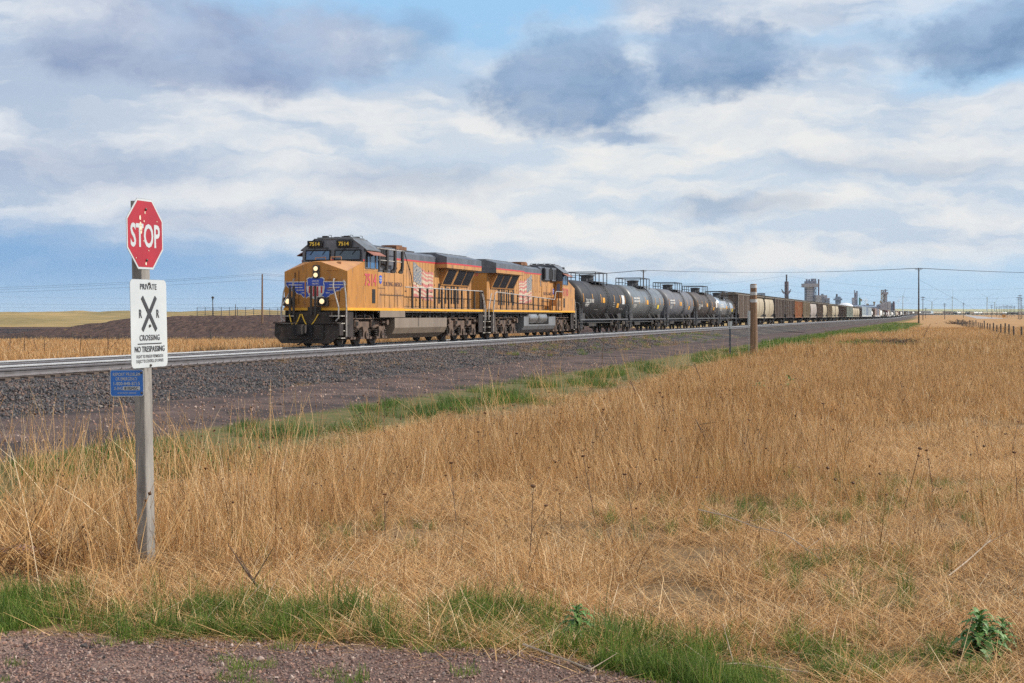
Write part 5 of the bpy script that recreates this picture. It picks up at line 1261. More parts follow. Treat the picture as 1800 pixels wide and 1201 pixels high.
# ---- banded wooden post and the two little markers beside it
y = 83.; x = ax_(1325.5, y); z0 = float(G(x, y)); wp = empty('banded_post', (x, y, z0)); wp.rotation_euler = (0, R(-.5), 0)
tag(wp, 'thick brown wooden post with three pale bands near its top', 'post'); b = MB()
b.lathe([(.225, -.3), (.22, .4), (.205, 1.6), (.195, 3.0), (.183, 3.97), (.15, 4.0)], 24, 'z'); b.build('pole', M_POLE, wp, 40)
for v in (503.8, 516.2, 529.0):
    zc = CAMZ - (v - HOR) / FPX * y - z0; rr = .198 - .0 ; b = MB(); b.lathe([(rr, zc - .088), (rr, zc + .088)], 24, 'z'); b.build('band', M_BAND, wp, 40)
y = 78.; x = ax_(1283.2, y); z0 = float(G(x, y)); mp = empty('mile_marker', (x, y, z0)); tag(mp, 'small white 324 marker on a blue-grey steel post', 'marker')
b = MB(); b.box(-.045, .045, -.03, .03, -.2, 1.62); b.build('steel_post', M_POSTBL, mp)
b = MB(); b.box(-.105, .105, -.05, -.036, 1.48, 1.88); pn = b.build('panel', M_SIGNWHITE, mp)
b = MB()
for k, ch in enumerate('324'): b.text(ch, (-.045, -.052, 1.76 - k * .125), F, UPV, .10, .9, .02, 'c')
b.build('lettering', M_SIGNBLK, pn)
y = 84.; x = ax_(1316.3, y); z0 = float(G(x, y)); mk = empty('slim_marker', (x, y, z0)); tag(mk, 'slim white marker panel on a thin rod just left of the banded post', 'marker')
b = MB(); b.cyl((0, 0, -.2), (0, 0, 1.7), .018, n=8); b.build('rod', M_SIGNEDGE, mk); b = MB(); b.prism(rrect(.14, .09, .03), 1.62, 2.46, 'z'); b.build('panel', M_SIGNWHITE, mk)
# ---- utility poles and wires
def pole(name, X, Y, h, arm=2.4, r=.16, m=M_DKPOLE, label='', group=None, arms=1, lean=0, zb=None):
    z0 = float(G(X, Y)) if zb is None else zb; o = empty(name, (X, Y, z0)); o.rotation_euler = (0, R(lean), 0); tag(o, label, 'utility pole', group)
    MB().lathe([(r, -.5), (r * .9, h * .4), (r * .65, h)], 10, 'z').build('pole', m, o, 40)
    tops = []
    for k in range(arms):
        za = h - .35 - k * 1.1
        if arm:
            b = MB(); b.box(-arm / 2, arm / 2, -.07, .07, za - .07, za + .07)
            if k == 0: b.beam((-arm * .3, -.06, za), (0, -.06, za - .8), .05, .05); b.beam((arm * .3, -.06, za), (0, -.06, za - .8), .05, .05)
            b.build('crossarm', m, o)
            for i in (-1, -.45, .45, 1):
                MB().lathe([(.05, 0), (.07, .10), (.04, .2)], 8, 'z', (i * arm / 2 * .94, 0, za + .07)).build('insulator', M_INS, o); tops.append(Vector((X + i * arm / 2 * .94, Y, z0 + za + .27)))
    if not arm: tops = [Vector((X, Y, z0 + h)), Vector((X, Y, z0 + h - .9))]
    return o, tops
def wire(a, b_, sag, label, group, r=.012, m=M_WIRE, n=16):
    pts = [a.lerp(b_, i / n) + Vector((0, 0, -sag * 4 * (i / n) * (1 - i / n))) for i in range(n + 1)]
    b = MB(); b.tube(pts, r, 5); o = b.build('power_line', m); tag(o, label, 'power line', group); return o
PA = pole('utility_pole', ax_(1615, 417), 417., 15.9, 2.1, .24, M_DKPOLE, 'tall brown utility pole with crossarm standing in the field right of the train', 'poles of the crossing power line')
PB = pole('utility_pole', ax_(1131, 430), 430., 15.75, 1.7, .24, M_DKPOLE, 'utility pole whose crossarm shows above the second tank car', 'poles of the crossing power line', zb=0)
XC = ax_(1131, 430) - 82; tops_c = [Vector((XC + d, 446, 14.6)) for d in (-.9, -.4, .4, .9)]
tops_r = [Vector((205 + d, 398, 14.2)) for d in (-1, -.45, .45, 1)]
for k in (0, 1, 2, 3):
    wire(PB[1][k], PA[1][k], .95, 'dark power line strung between the tall pole and the pole above the tank cars', 'wires over the train', .026)
    wire(PA[1][k], tops_r[k], 1.1, 'dark power line running right from the tall brown pole', 'wires right of the tall pole', .024)
    wire(tops_c[k], PB[1][k], 1.6, 'dark power line dropping left from the pole above the tank cars', 'wires left of the tank car pole', .024)
pa = PA[1][1]; b = MB(); b.tube([pa - Vector((0, 0, 3.0)), Vector((ax_(1700, 470), 440, .2))], .02, 4); tag(b.build('guy_wire', M_WIRE), 'thin guy wire slanting down right from the tall brown pole', 'guy wire')
PL = pole('utility_pole', ax_(461, 200), 200., 7.95, 0, .15, M_POLE, 'bare brown utility pole on the dark bank left of the locomotive', 'poles on the dark bank', zb=-.05)
pole('utility_pole', ax_(374, 290), 290., 4.2, .5, .10, M_DKPOLE, 'short dark pole behind the pipe pen on the bank', 'poles on the dark bank', zb=1.9)
pole('utility_pole', ax_(414, 330), 330., 2.9, 0, .10, M_DKPOLE, 'stub of a pole behind the middle of the pipe pen', 'poles on the dark bank', zb=1.9)
for k, (va, vb, vr) in enumerate(((501, 481, 479.5), (505.5, 483.5, 481), (508, 491, 490))):
    a, m_, c_ = at(-420, va + 8, 215), at(461, vb, 200), at(1250, vr + 18, 190)
    wire(a, m_, .8, 'thin power line sagging across the sky left of the bare brown pole', 'wires left of the bare pole', .011)
    wire(m_, c_, 1.0, 'thin power line running right from the bare brown pole behind the locomotive', 'wires right of the bare pole', .011)
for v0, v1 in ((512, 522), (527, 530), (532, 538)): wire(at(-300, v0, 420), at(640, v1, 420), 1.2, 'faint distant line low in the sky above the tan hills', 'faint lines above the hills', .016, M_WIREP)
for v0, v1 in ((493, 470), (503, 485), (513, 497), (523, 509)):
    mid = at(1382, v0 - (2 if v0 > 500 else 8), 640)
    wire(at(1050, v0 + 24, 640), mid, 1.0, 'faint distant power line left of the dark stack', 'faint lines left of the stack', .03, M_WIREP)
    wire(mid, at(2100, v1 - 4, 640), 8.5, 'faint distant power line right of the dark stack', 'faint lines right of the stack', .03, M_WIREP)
# far poles
FP = [(1622.3, 521, 760), (1627, 541, 1100), (1660.5, 533, 900), (1693.5, 532, 1150), (1743.3, 536.5, 1150), (1751.7, 539, 1400), (1756.5, 538.5, 1300), (1760, 538, 1500), (1763.5, 537, 1500), (1766, 537.5, 1600), (1768.5, 538, 1650), (1770.5, 536.5, 1250), (1774, 538, 1500), (1776.5, 538.5, 1600), (1778.7, 537, 1350), (1782, 539, 1600), (1783.7, 537.5, 1500), (1790, 522, 900), (1793, 518, 800), (1795.7, 524, 950), (1798, 537, 1250), (1803, 530, 1000)]
for u, v, y in FP:
    X = ax_(u, y); z0 = float(G(X, y)); h = CAMZ - (v - HOR) / FPX * y - z0
    big = y <= 950
    o = MB().lathe([(.22 if big else .2, -.4), (.13, h)], 8, 'z').box(-1.1, 1.1, -.1, .1, h - .7, h - .45).box(-.9, .9, -.1, .1, h - 1.9, h - 1.7).build('utility_pole', M_DKPOLE); o.location = (X, y, z0)
    lab = {760: 'tall grey pole just right of the big brown utility pole', 800: 'tallest dark pole of the far cluster at the right edge'}.get(y, 'larger dark pole among the far cluster near the right edge' if big else 'tiny far pole standing in front of the distant train at right')
    tag(o, lab, 'utility pole', 'larger far poles at right' if big and y != 800 and y != 760 else ('tiny far poles' if not big else None))
# wind turbines
M_TURB = mat('turbine_white', (.42, .47, .53), (.38, .43, .5), 1, rough=.6)
for u, v, a0 in ((1587, 520.5, 75), (1638, 531, 40), (1674, 522, 88), (1735, 523, 30), (1748.5, 532, 60)):
    y = 4300.; X = ax_(u, y); zh = CAMZ - (v - HOR) / FPX * y; z0 = float(G(X, y)) - 2
    o = empty('wind_turbine', (X, y, z0)); h = zh - z0; tag(o, 'pale wind turbine on the far skyline right of the plant', 'wind turbine', 'wind turbines on the skyline')
    MB().lathe([(1.5, 0), (.9, h)], 10, 'z').build('tower', M_TURB, o, 40); MB().box(-.8, .8, -3.5, 3, h - .9, h + .9).build('nacelle', M_TURB, o)
    for k in range(3):
        a = R(a0 + 120 * k); d = Vector((math.cos(a), 0, math.sin(a))); p0 = Vector((0, -3.8, h)); b = MB(); b.beam(p0, p0 + d * 21, .8, .5); b.build('blade', M_TURB, o)
# ---- fences
def fence_thing(name, label, pts, hgt, mpost, mrail, rails, pw, rr, jitter=0., cat='fence'):
    o = empty(name, pts[0]); tag(o, label, cat); P0 = Vector(pts[0])
    for k, q in enumerate(pts):
        q = Vector(q) - P0; h = hgt * random.uniform(1 - jitter, 1 + jitter); b = MB()
        b.cyl(q - Vector((0, 0, .3)), q + Vector((random.uniform(-jitter, jitter) * .35, random.uniform(-jitter, jitter) * .3, h)), pw, pw * .9, 7); b.build('post', mpost, o)
    for z in rails:
        b = MB(); b.tube([Vector(q) - P0 + Vector((0, 0, z)) for q in pts], rr, 4); b.build('rail' if rr > .01 else 'wire_strand', mrail, o)
    return o
yy = np.concatenate([[104, 112, 119.5], np.arange(128, 372, 8.2)]); pts = []
for q in yy:
    q = q + random.uniform(-1.2, 1.2); X = 8.6 + .282 * q; pts.append((X, q, float(G(X, q))))
fence_thing('wire_fence', 'wooden post and wire fence running away on the right', pts, 1.28, M_FPOST, M_WIRE, (.4, .75, 1.1), .085, .006, .16)
pts = []
for X in np.arange(-48.0, -14, 1.22): pts.append((X, 222 + (X + 48) * .05, float(G(X, 222) + bank_h(X, 222)) ))
fence_thing('pipe_pen', 'blue-grey pipe pen fence on top of the dark bank', pts, 1.38, M_PIPE, M_PIPE, (.2, .5, .8, 1.1, 1.34), .045, .028)
pts = [(X, 240 + (X + 82) * .15, float(G(X, 240)) ) for X in np.arange(-110, -71, 3.0)]
fence_thing('pipe_fence', 'low blue-grey pipe fence at the foot of the tan hills on the far left', pts, .95, M_PIPE, M_PIPE, (.15, .42, .68, .92), .06, .07)
pts = []
for u in (18, 43, 77, 141, 190): X = ax_(u, 112); pts.append((X, 112, float(G(X, 112))))
fence_thing('stake_fence', 'rusty thin stakes with wire in the dry grass beyond the track, far left', pts, 1.75, M_TPOST, M_WIRE, (.5, 1.0), .024, .004, .3)
pts = []
for u in (40, 127, 210, 290, 370, 463, 540): X = ax_(u, 171); pts.append((X, 171, float(G(X, 171))))
fence_thing('field_fence', 'low grey wooden fence posts at the foot of the dark bank', pts, 1.25, M_FPOST, M_WIRE, (.5, .9), .09, .006, .1)

# ---- the plant far behind the train
M_CONC = mat('hazed_plant_concrete', (.36, .36, .40), (.29, .29, .33), .15, rough=.8)  # paled so that distance haze is part of the colour
M_CONC2 = mat('plant_pale_wall', (.40, .40, .43), (.35, .35, .38), .1, rough=.8)
M_PSTEEL = mat('hazed_plant_steel', (.20, .225, .295), (.155, .175, .24), .3, rough=.7)  # lightened towards blue, haze mixed into the steel colour
M_PDARK = mat('plant_dark_steel', (.05, .042, .055), (.035, .03, .04), .3, rough=.7)
M_PMAROON = mat('plant_maroon', (.13, .085, .11), (.10, .07, .095), .3, rough=.7)
M_PGREEN = mat('plant_green', (.07, .24, .19), (.06, .2, .16), .3, rough=.6)
M_PYEL = mat('plant_ochre', (.38, .27, .12), (.3, .21, .1), .3, rough=.7)
M_PBLUE = mat('plant_blue_grey', (.20, .26, .36), (.16, .22, .31), .3, rough=.7)
M_DOME = mat('white_dome', (.68, .72, .78), (.62, .66, .72), .1, rough=.6)
PY = 1500.; K = PY / FPX
def pt(u, label, name='industrial_tower', cat='tower', y=PY): o = empty(name, (ax_(u, y), y, float(G(ax_(u, y), y)) - 1)); o['u'] = u; return tag(o, label, cat)
def zz(o, v): return CAMZ - (v - HOR) / FPX * o.location.y - o.location.z
def bx_(o, name, u0, u1, v0, v1, dep, m, off=0., base=None):
    k = o.location.y / FPX; b = MB(); x0, x1 = (u0 - o['u']) * k, (u1 - o['u']) * k
    b.box(x0, x1, -dep / 2 + off, dep / 2 + off, zz(o, v1) if base is None else base, zz(o, v0)); return b.build(name, m, o)
def cy_(o, name, u, r, v0, v1, m, off=0., base=None):
    k = o.location.y / FPX; x = (u - o['u']) * k; b = MB(); b.lathe([(r, zz(o, v1) if base is None else base), (r, zz(o, v0))], 14, 'z', (x, off, 0)); return b.build(name, m, o, 40)
def lattice(o, name, u0, u1, v0, m, base=0., n=8):
    k = o.location.y / FPX; x0, x1 = (u0 - o['u']) * k, (u1 - o['u']) * k; zt = zz(o, v0); b = MB(); d = (x1 - x0) / 2
    for x in (x0, x1):
        for yq in (-d, d): b.beam((x, yq, base), (x, yq, zt), .35, .35)
    for i in range(n):
        z0, z1 = base + (zt - base) * i / n, base + (zt - base) * (i + 1) / n
        for yq in (-d, d): b.beam((x0, yq, z0 if i % 2 else z1), (x1, yq, z1 if i % 2 else z0), .28, .28); b.box(x0, x1, yq - .3, yq + .3, z1 - .15, z1 + .15)
        b.box(x0, x1, -d, d, z1 - .1, z1 + .1)
    return b.build(name, m, o)
o = pt(1423, 'tall grey prilling tower with a wide head and small stacks on top')
bx_(o, 'shaft', 1417, 1427, 505, 530, 9, M_CONC, base=0); bx_(o, 'side_shaft', 1427, 1431, 505, 530, 8, M_PSTEEL, .5, 0)
for k in range(6): bx_(o, 'floor_band', 1416.6, 1427.4, 509 + k * 4, 509.6 + k * 4, 9.6, M_PSTEEL)
bx_(o, 'head', 1411, 1436, 498.8, 505, 14, M_CONC); bx_(o, 'crown', 1415.5, 1433.5, 494.5, 498.8, 10, M_PSTEEL)
for u, v in ((1418, 491), (1422.5, 491.2), (1429, 490)): cy_(o, 'vent_stack', u, 1.0 if u < 1426 else 1.7, v, 495, M_PSTEEL)
bx_(o, 'roof_box', 1427, 1434.5, 490, 494.5, 5, M_PSTEEL, 2); lattice(o, 'stair_tower', 1414.6, 1417, 505, M_PSTEEL); lattice(o, 'stair_tower', 1431.5, 1434.5, 505, M_PSTEEL)
o = pt(1439, 'thin grey chimney right of the prilling tower', 'chimney', 'chimney'); cy_(o, 'shaft', 1439, .75, 491, 530, M_PMAROON, base=0); cy_(o, 'tip', 1439, .8, 491, 494, M_PDARK)
o = pt(1441, 'grey plant building at the foot of the prilling tower', 'plant_building', 'building'); bx_(o, 'wall', 1431, 1450, 519.3, 540, 18, M_CONC, -2, 0); bx_(o, 'annex', 1450, 1456, 524, 540, 14, M_CONC2, 0, 0); bx_(o, 'dark_bay', 1441, 1444, 521.5, 540, 1, M_PSTEEL, -11.6, 0); bx_(o, 'roof_unit', 1444, 1447, 516.8, 519.3, 4, M_PSTEEL); bx_(o, 'lean_to', 1446.5, 1452, 525.5, 540, 20, M_PSTEEL, -4, 0)
o = pt(1382, 'dark thin stack rising from a maroon column with upswept arms')
cy_(o, 'stack', 1381.6, .8, 483, 530, M_PDARK, -3, 0); cy_(o, 'column', 1382.6, 2.1, 495, 530, M_PMAROON, 0, 0); bx_(o, 'ladder_frame', 1384, 1386.2, 495, 530, 3, M_PBLUE, 1, 0)
for sg in (-1, 1): k = K; b = MB(); b.beam((sg * 2, 0, zz(o, 516)), (sg * 4.2, 0, zz(o, 511.5)), 1.4, 1.6); b.beam((sg * 3.6, 0, zz(o, 511.5)), (sg * 5.0, 0, zz(o, 508.8)), .8, .9); b.build('flare_arm', M_PSTEEL, o)
o = pt(1339, 'small pale blue rooftop unit peeping above the cream hoppers', 'plant_building', 'building'); bx_(o, 'wall', 1332.5, 1343.5, 515.2, 540, 10, M_PBLUE, 0, 0)
o = pt(1471.5, 'blue-grey flanged vessel tower with a dark stub stack'); cy_(o, 'stack', 1471, .9, 517, 530, M_PDARK, 0, 0); bx_(o, 'deck', 1466.5, 1479, 525, 528, 8, M_PBLUE); cy_(o, 'vessel', 1472.5, 2.5, 521.5, 531, M_PBLUE, 0, 0); cy_(o, 'side_vessel', 1475.5, 1.4, 522, 531, M_PBLUE, -1.5, 0)
o = pt(1484, 'wide low white storage dome', 'storage_dome', 'dome'); b = MB(); k = K; b.lathe([(9.6, 0), (9.6, zz(o, 538.5)), (8.2, zz(o, 536)), (5.5, zz(o, 533.6)), (2.5, zz(o, 532.3)), (.1, zz(o, 532))], 28, 'z'); b.build('shell', M_DOME, o, 40)
o = pt(1503, 'slim grey process column with scaffolding, behind the white dome'); cy_(o, 'column', 1504.5, 1.25, 514.5, 540, M_PSTEEL, 0, 0); cy_(o, 'pipe', 1501.8, .55, 510, 540, M_PSTEEL, -1, 0); bx_(o, 'scaffold_block', 1498.5, 1503, 523.5, 540, 5, M_CONC, 1, 0); lattice(o, 'stair_tower', 1505.5, 1507, 512, M_PSTEEL)
o = pt(1511.5, 'thin green column next to the steam'); cy_(o, 'column', 1511.3, .95, 523.5, 541, M_PGREEN, 0, 0); bx_(o, 'platform', 1512.2, 1514.8, 525.5, 530, 2, M_PYEL); cy_(o, 'mast', 1510.3, .15, 519, 524, M_PSTEEL)
o = pt(1517, 'long low shed with a pale blue-grey roof', 'plant_building', 'building'); b = MB(); b.prism([(-12, 0), (12, 0), (12, zz(o, 540)), (0, zz(o, 536)), (-12, zz(o, 540))], -18 * K, 19 * K, 'x'); b.build('wall', M_PBLUE, o); bx_(o, 'roof_vent', 1523.5, 1526.5, 534, 537, 3, M_PYEL)
o = pt(1536.5, 'small ochre tower at the end of the long shed'); bx_(o, 'leg_frame', 1535.7, 1537.4, 533, 545, 2, M_PYEL, 0, 0); bx_(o, 'head', 1535.2, 1538, 530.6, 533, 3, M_PYEL)
o = pt(1554, 'grey elevator tower over a sloping roofed plant building', 'plant_building', 'building'); b = MB(); k = K
b.prism([(-10 * k, 0), (8.5 * k, 0), (8.5 * k, zz(o, 530.2)), (2 * k, zz(o, 531.5)), (-10 * k, zz(o, 536))], -8, 8, 'y'); b.build('wall', M_CONC, o); bx_(o, 'pale_wall', 1557, 1562, 530.5, 545, 17, M_CONC2, 0, 0); bx_(o, 'tower', 1554.5, 1558.5, 517, 545, 5, M_CONC, 0, 0); bx_(o, 'tower_head', 1551, 1560, 513.8, 517.5, 7, M_CONC); cy_(o, 'stub_stack', 1556.5, .8, 508.5, 514, M_PSTEEL); bx_(o, 'roof_deck', 1549.5, 1560, 509.8, 511, 5, M_PSTEEL); lattice(o, 'stair_tower', 1549.2, 1553.5, 510.5, M_PYEL, 10, 9); bx_(o, 'ochre_vent', 1547, 1548.6, 528.5, 533, 2, M_PYEL)
o = pt(1569, 'pair of dark and blue-grey stub stacks right of the elevator tower'); bx_(o, 'frame', 1566.5, 1571.8, 533, 546, 6, M_PBLUE, 0, 0); cy_(o, 'stack', 1569.5, 1.0, 530, 546, M_PMAROON, -3, 0); cy_(o, 'thin_stack', 1571.9, .3, 530.5, 546, M_PSTEEL, 0, 0)
# steam
M_STEAM = bpy.data.materials.new('steam'); M_STEAM.use_nodes = True; t = M_STEAM.node_tree; t.nodes.remove(t.nodes['Principled BSDF'])
vol = t.nodes.new('ShaderNodeVolumePrincipled'); vol.inputs['Color'].default_value = (.98, .98, 1, 1); vol.inputs['Anisotropy'].default_value = .2
P = E(t, t.nodes.new('ShaderNodeTexCoord').outputs['Object']); t.links.new((noise(t, P, .18, 4, .6).sm(.40, .68) * .30).k, vol.inputs['Density']); t.links.new(vol.outputs[0], t.nodes['Material Output'].inputs['Volume'])
def steam(u, v, pts, label):
    b = MB()
    for du, dv, r in pts:
        c = at(u + du, v + dv, PY + 12); prof = [(max(.02, r * math.sin(a)), -r * math.cos(a)) for a in np.linspace(0, math.pi, 9)]; b.lathe(prof, 12, 'z', c)
    tag(b.build('steam_plume', M_STEAM), label, 'steam', kind='stuff')
steam(1518, 530, ((0, 6, 3.2), (1, 1, 3.6), (3, -3, 2.8), (-2, -1, 2.2), (4, 2, 2.2)), 'white steam cloud between the green column and the ochre tower')
steam(1576, 535, ((0, 8, 1.8), (-.5, 4, 1.9), (1, 0, 1.8), (2, -4, 2.0), (5, -8, 1.7), (7, -12, 1.3)), 'thin white steam trail drifting up right of the stub stacks')
# small far things right of the line
y = 1000.; o = MB().box(-1.2, 1.2, -.1, .1, 1.2, 3.0).box(-.1, .1, -.1, .1, 0, 1.3).build('warning_sign', M_ORANGECAR); o.location = (ax_(1764.5, y), y, float(G(ax_(1764.5, y), y))); tag(o, 'tiny orange sign panel in the far field at right', 'sign')
rd = MB(); rows = []
for q, u, w in ((1020, 1745, 11), (1150, 1735, 10), (1350, 1722, 8), (1600, 1708, 6), (1900, 1700, 5)):
    X = ax_(u, q); rows.append([(X - w, q, float(G(X - w, q)) + .05), (X + w, q, float(G(X + w, q)) + .05)])
for a, c in zip(rows[:-1], rows[1:]): rd.add([a[0], a[1], c[1], c[0]], [(0, 1, 2, 3)])
tag(rd.build('farm_road', mat('pale_road', (.36, .34, .34), (.3, .28, .28), .1, rough=.9)), 'pale farm road in the far field', kind='structure')
# ================================================================== vegetation and loose stones
DRY = [(0, (.085, .05, .028)), (.12, (.20, .115, .055)), (.22, (.42, .235, .095)), (.45, (.55, .32, .130)), (.7, (.65, .415, .185)), (.9, (.74, .545, .30)), (1, (.82, .68, .47))]
M_DRY = blade_mat('dry_grass_blade', DRY, (.82, .75, .66), (1.12, 1.13, 1.16), .28)
M_GRN = blade_mat('green_grass_blade', [(0, (.06, .115, .022)), (.5, (.125, .225, .038)), (.82, (.20, .29, .06)), (1, (.42, .35, .15))], (.7, .72, .9), (1.15, 1.1, .9), .35)
def protos(n, m, *a, seed=0, **k):
    out = []
    for i in range(n):
        q = blades(*a, seed=seed + i * 17, **k); q.materials.append(m); out.append(q)
    return out
def area_pts(n, y0, y1, pad=2.0, pw=1.0, half=.365):
    """points in the wedge the photograph looks over, with a margin; density ~ 1/y**pw relative to area"""
    u = rng.random(n); e = 2 - pw
    y = (y0 ** e + u * (y1 ** e - y0 ** e)) ** (1 / e) if abs(e) > 1e-6 else y0 * (y1 / y0) ** u
    x = (rng.random(n) * 2 - 1) * (half * y + pad); return x, y
def pack(name, pr, x, y, sc, tint, label, lean=.12, vary=.3, z=None, sx=1.0, wind=(0, 0)):
    n = len(x); zz_ = G(x, y) if z is None else z
    rot = np.stack([rng.normal(wind[0], lean, n), rng.normal(wind[1], lean, n), rng.random(n) * 6.283], -1)
    s = sc * (1 + vary * (rng.random(n) * 2 - 1)); scl = np.stack([s * sx, s * sx, s * (1 + .25 * (rng.random(n) * 2 - 1))], -1)
    return scatter(name, pr, np.stack([x, y, zz_ - .01], -1), rot, scl, rng.integers(0, len(pr), n), tint, label)
def pp(x, y): return -x * CT + y * ST
def lane(x, y): return y + .146 * x - .39 + .9 * np.maximum(x - .05, 0)
UP_ = protos(6, M_DRY, 40, .30, (.20, .55), (.0030, .0062), .40, .55, seed=100)
UP_ += protos(3, M_DRY, 22, .26, (.35, .78), (.0035, .0075), .26, .3, seed=200, heads=1)
MAT_ = protos(7, M_DRY, 112, .34, (.16, .44), (.003, .0058), .30, .30, seed=300, lie=1.12)
WEED = protos(5, M_DRY, 7, .18, (.45, .95), (.004, .008), .32, .25, seed=430, colr=(.3, 1)) + protos(1, M_DRY, 6, .18, (.5, .9), (.004, .008), .3, .2, seed=470, heads=1, colr=(.2, .9))
STALK = protos(5, M_DRY, 6, .18, (.45, .95), (.004, .008), .26, .2, seed=400, heads=3, colr=(.05, .75))
FARP = protos(6, M_DRY, 46, .62, (.25, .60), (.012, .026), .32, .4, seed=500)
def patch_wind(x, y, a=.34):
    return (fbm(x * .28, y * .28, 201) - .5) * 2 * a, (fbm(x * .28, y * .28, 211) - .5) * 2 * a
def packw(name, pr, x, y, sc, tint, label, lean=.12, vary=.3, a=.34, z=None):
    """like pack, but neighbours lean the same way and sc may vary per clump"""
    n = len(x); wx_, wy_ = patch_wind(x, y, a); az_ = rng.random(n) * 6.283
    rot = np.stack([rng.normal(0, lean, n) + wx_, rng.normal(0, lean, n) + wy_, az_], -1)
    s = sc * (1 + vary * (rng.random(n) * 2 - 1)); scl = np.stack([s * .5 + .5, s * .5 + .5, s * (1 + .25 * (rng.random(n) * 2 - 1))], -1)
    return scatter(name, pr, np.stack([x, y, G(x, y) - .01], -1), rot, scl, rng.integers(0, len(pr), n), tint, label)
def edge_h(p): return .42 + .58 * sst(9.6, 6.6, p)
n = 10400; x, y = area_pts(n, 7.9, 27, 2.5, .75)
t1 = np.clip((fbm(x * .30, y * .20, 51, 3) - .5) * 1.7 + .5, 0, 1); t2 = np.clip((fbm(x * .75, y * .55, 61) - .5) * 1.5 + .5, 0, 1); p = pp(x, y); lq = lane(x, y) + (t2 - .5) * 1.2
dens = sst(9.05, 9.9, lq) * sst(10.6, 8.6, p + (t2 - .5) * 2.4)
right_low = sst(.3, 2.6, x) * sst(19, 14, y); dens *= (1 - .55 * right_low * sst(.40, .6, t2)) * (.16 + .84 * sst(.24, .40, t2))
k = rng.random(n) < dens; x, y, t1, t2, right_low, p, lq = x[k], y[k], t1[k], t2[k], right_low[k], p[k], lq[k]; n = len(x)
upm = sst(.40, .62, t1) * sst(10.6, 14.5, lq) * (1 - .72 * right_low) * .62 + .07
isup = rng.random(n) < upm
tint = np.clip(.50 + (t2 - .5) * .9 - (t1 - .5) * .35 + .20 * (~isup) + rng.normal(0, .2, n) - .12 * right_low + .25 * sst(-1, -4, x), 0, 1)
hh = edge_h(p) * (.45 + .58 * t1) * (.6 + .4 * sst(10.2, 12.5, lq))
packw('dry_grass', UP_, x[isup], y[isup], hh[isup] * 1.12, tint[isup], 'tall dry tan grass of the field', .16)
packw('flattened_straw', MAT_, x[~isup], y[~isup], np.ones((~isup).sum()), tint[~isup], 'flattened pale straw under the tall grass', .06, a=.08)
n = 15500; x, y = area_pts(n, 25, 66, 3, .85); t2 = np.clip((fbm(x * .20, y * .12, 71) - .5) * 1.8 + .5, 0, 1); p = pp(x, y)
k = rng.random(n) < sst(10.4, 8.4, p + (t2 - .5) * 2.5) * (.25 + .75 * sst(.18, .5, t2)); x, y, t2, p = x[k], y[k], t2[k], p[k]
MIDP = protos(5, M_DRY, 60, .34, (.28, .60), (.006, .012), .30, .45, seed=600) + protos(1, M_DRY, 40, .34, (.35, .7), (.006, .011), .2, .25, seed=650, heads=3) + protos(3, M_DRY, 70, .42, (.3, .6), (.006, .012), .3, .3, seed=680, lie=.95)
packw('dry_grass', MIDP, x, y, edge_h(p) * (.48 + .52 * t2), np.clip(.62 - (t2 - .5) * .8 + rng.normal(0, .14, len(x)), 0, 1), 'tall dry tan grass of the field further back', .12, a=.22)
n = 19000; x, y = area_pts(n, 64, 240, 4, .9); t2 = fbm(x * .06, y * .06, 81); p = pp(x, y)
hole = (p > 3.2 + (t2 - .5) * 6) & (y > 165) | ((np.abs(y - 109 - (t2 - .5) * 10) < 8) & (x > 12) & (x < 34) & (p > 1))
k = (rng.random(n) < sst(9.6, 7.6, p + (t2 - .5) * 2)) & ~hole; x, y, t2 = x[k], y[k], t2[k]
packw('dry_grass', FARP, x, y, .85 + .4 * (t2 - .5), np.clip(.42 + (t2 - .5) * 1.4 + rng.normal(0, .12, len(x)), 0, 1), 'tan prairie grass in the distance', .06, a=.1)
# golden strip beyond the tracks
n = 26000; x, y = area_pts(n, 58, 179, 2, .9, .40); p = pp(x, y); k = (p > 31) & (y < 172 + fbm(x * .2, y * .0 + 3, 24) * 8) & (x < 6); x, y = x[k], y[k]
pack('golden_grass', FARP, x, y, .95, np.clip(.62 + rng.normal(0, .15, len(x)), 0, 1), 'golden dry grass strip beyond the tracks', .06)
# seed stalks rising out of the field
n = 260; x, y = area_pts(n, 10.5, 45, 2, .9); k = (pp(x, y) < 9.0) & (lane(x, y) > 10.2); x, y = x[k], y[k]
pack('seed_stalks', STALK, x, y, 1.0, rng.random(len(x)) * .7, 'dry seed stalks with dark round heads in the grass', .16)
# pale leaning weeds at the left by the sign post and at the grass edge
n = 230; x = rng.normal(-4.6, 1.3, n); y = rng.uniform(11.2, 20, n); k = (lane(x, y) > 9.9) & (pp(x, y) < 12) & (x < -2.6); x, y = x[k], y[k]
pack('tall_weeds', WEED + UP_[5:], x, y, 1.12, rng.uniform(.6, 1, len(x)), 'tall pale dry weeds on the left', .24, wind=(0, -.1))
n = 110; s_ = rng.uniform(14, 75, n); p_ = rng.normal(9.6, .7, n); x = s_ * ST - p_ * CT; y = s_ * CT + p_ * ST
pack('tall_weeds', WEED, x, y, 1.15, rng.uniform(.5, 1, n), 'tall dry weeds along the edge of the service road', .22)
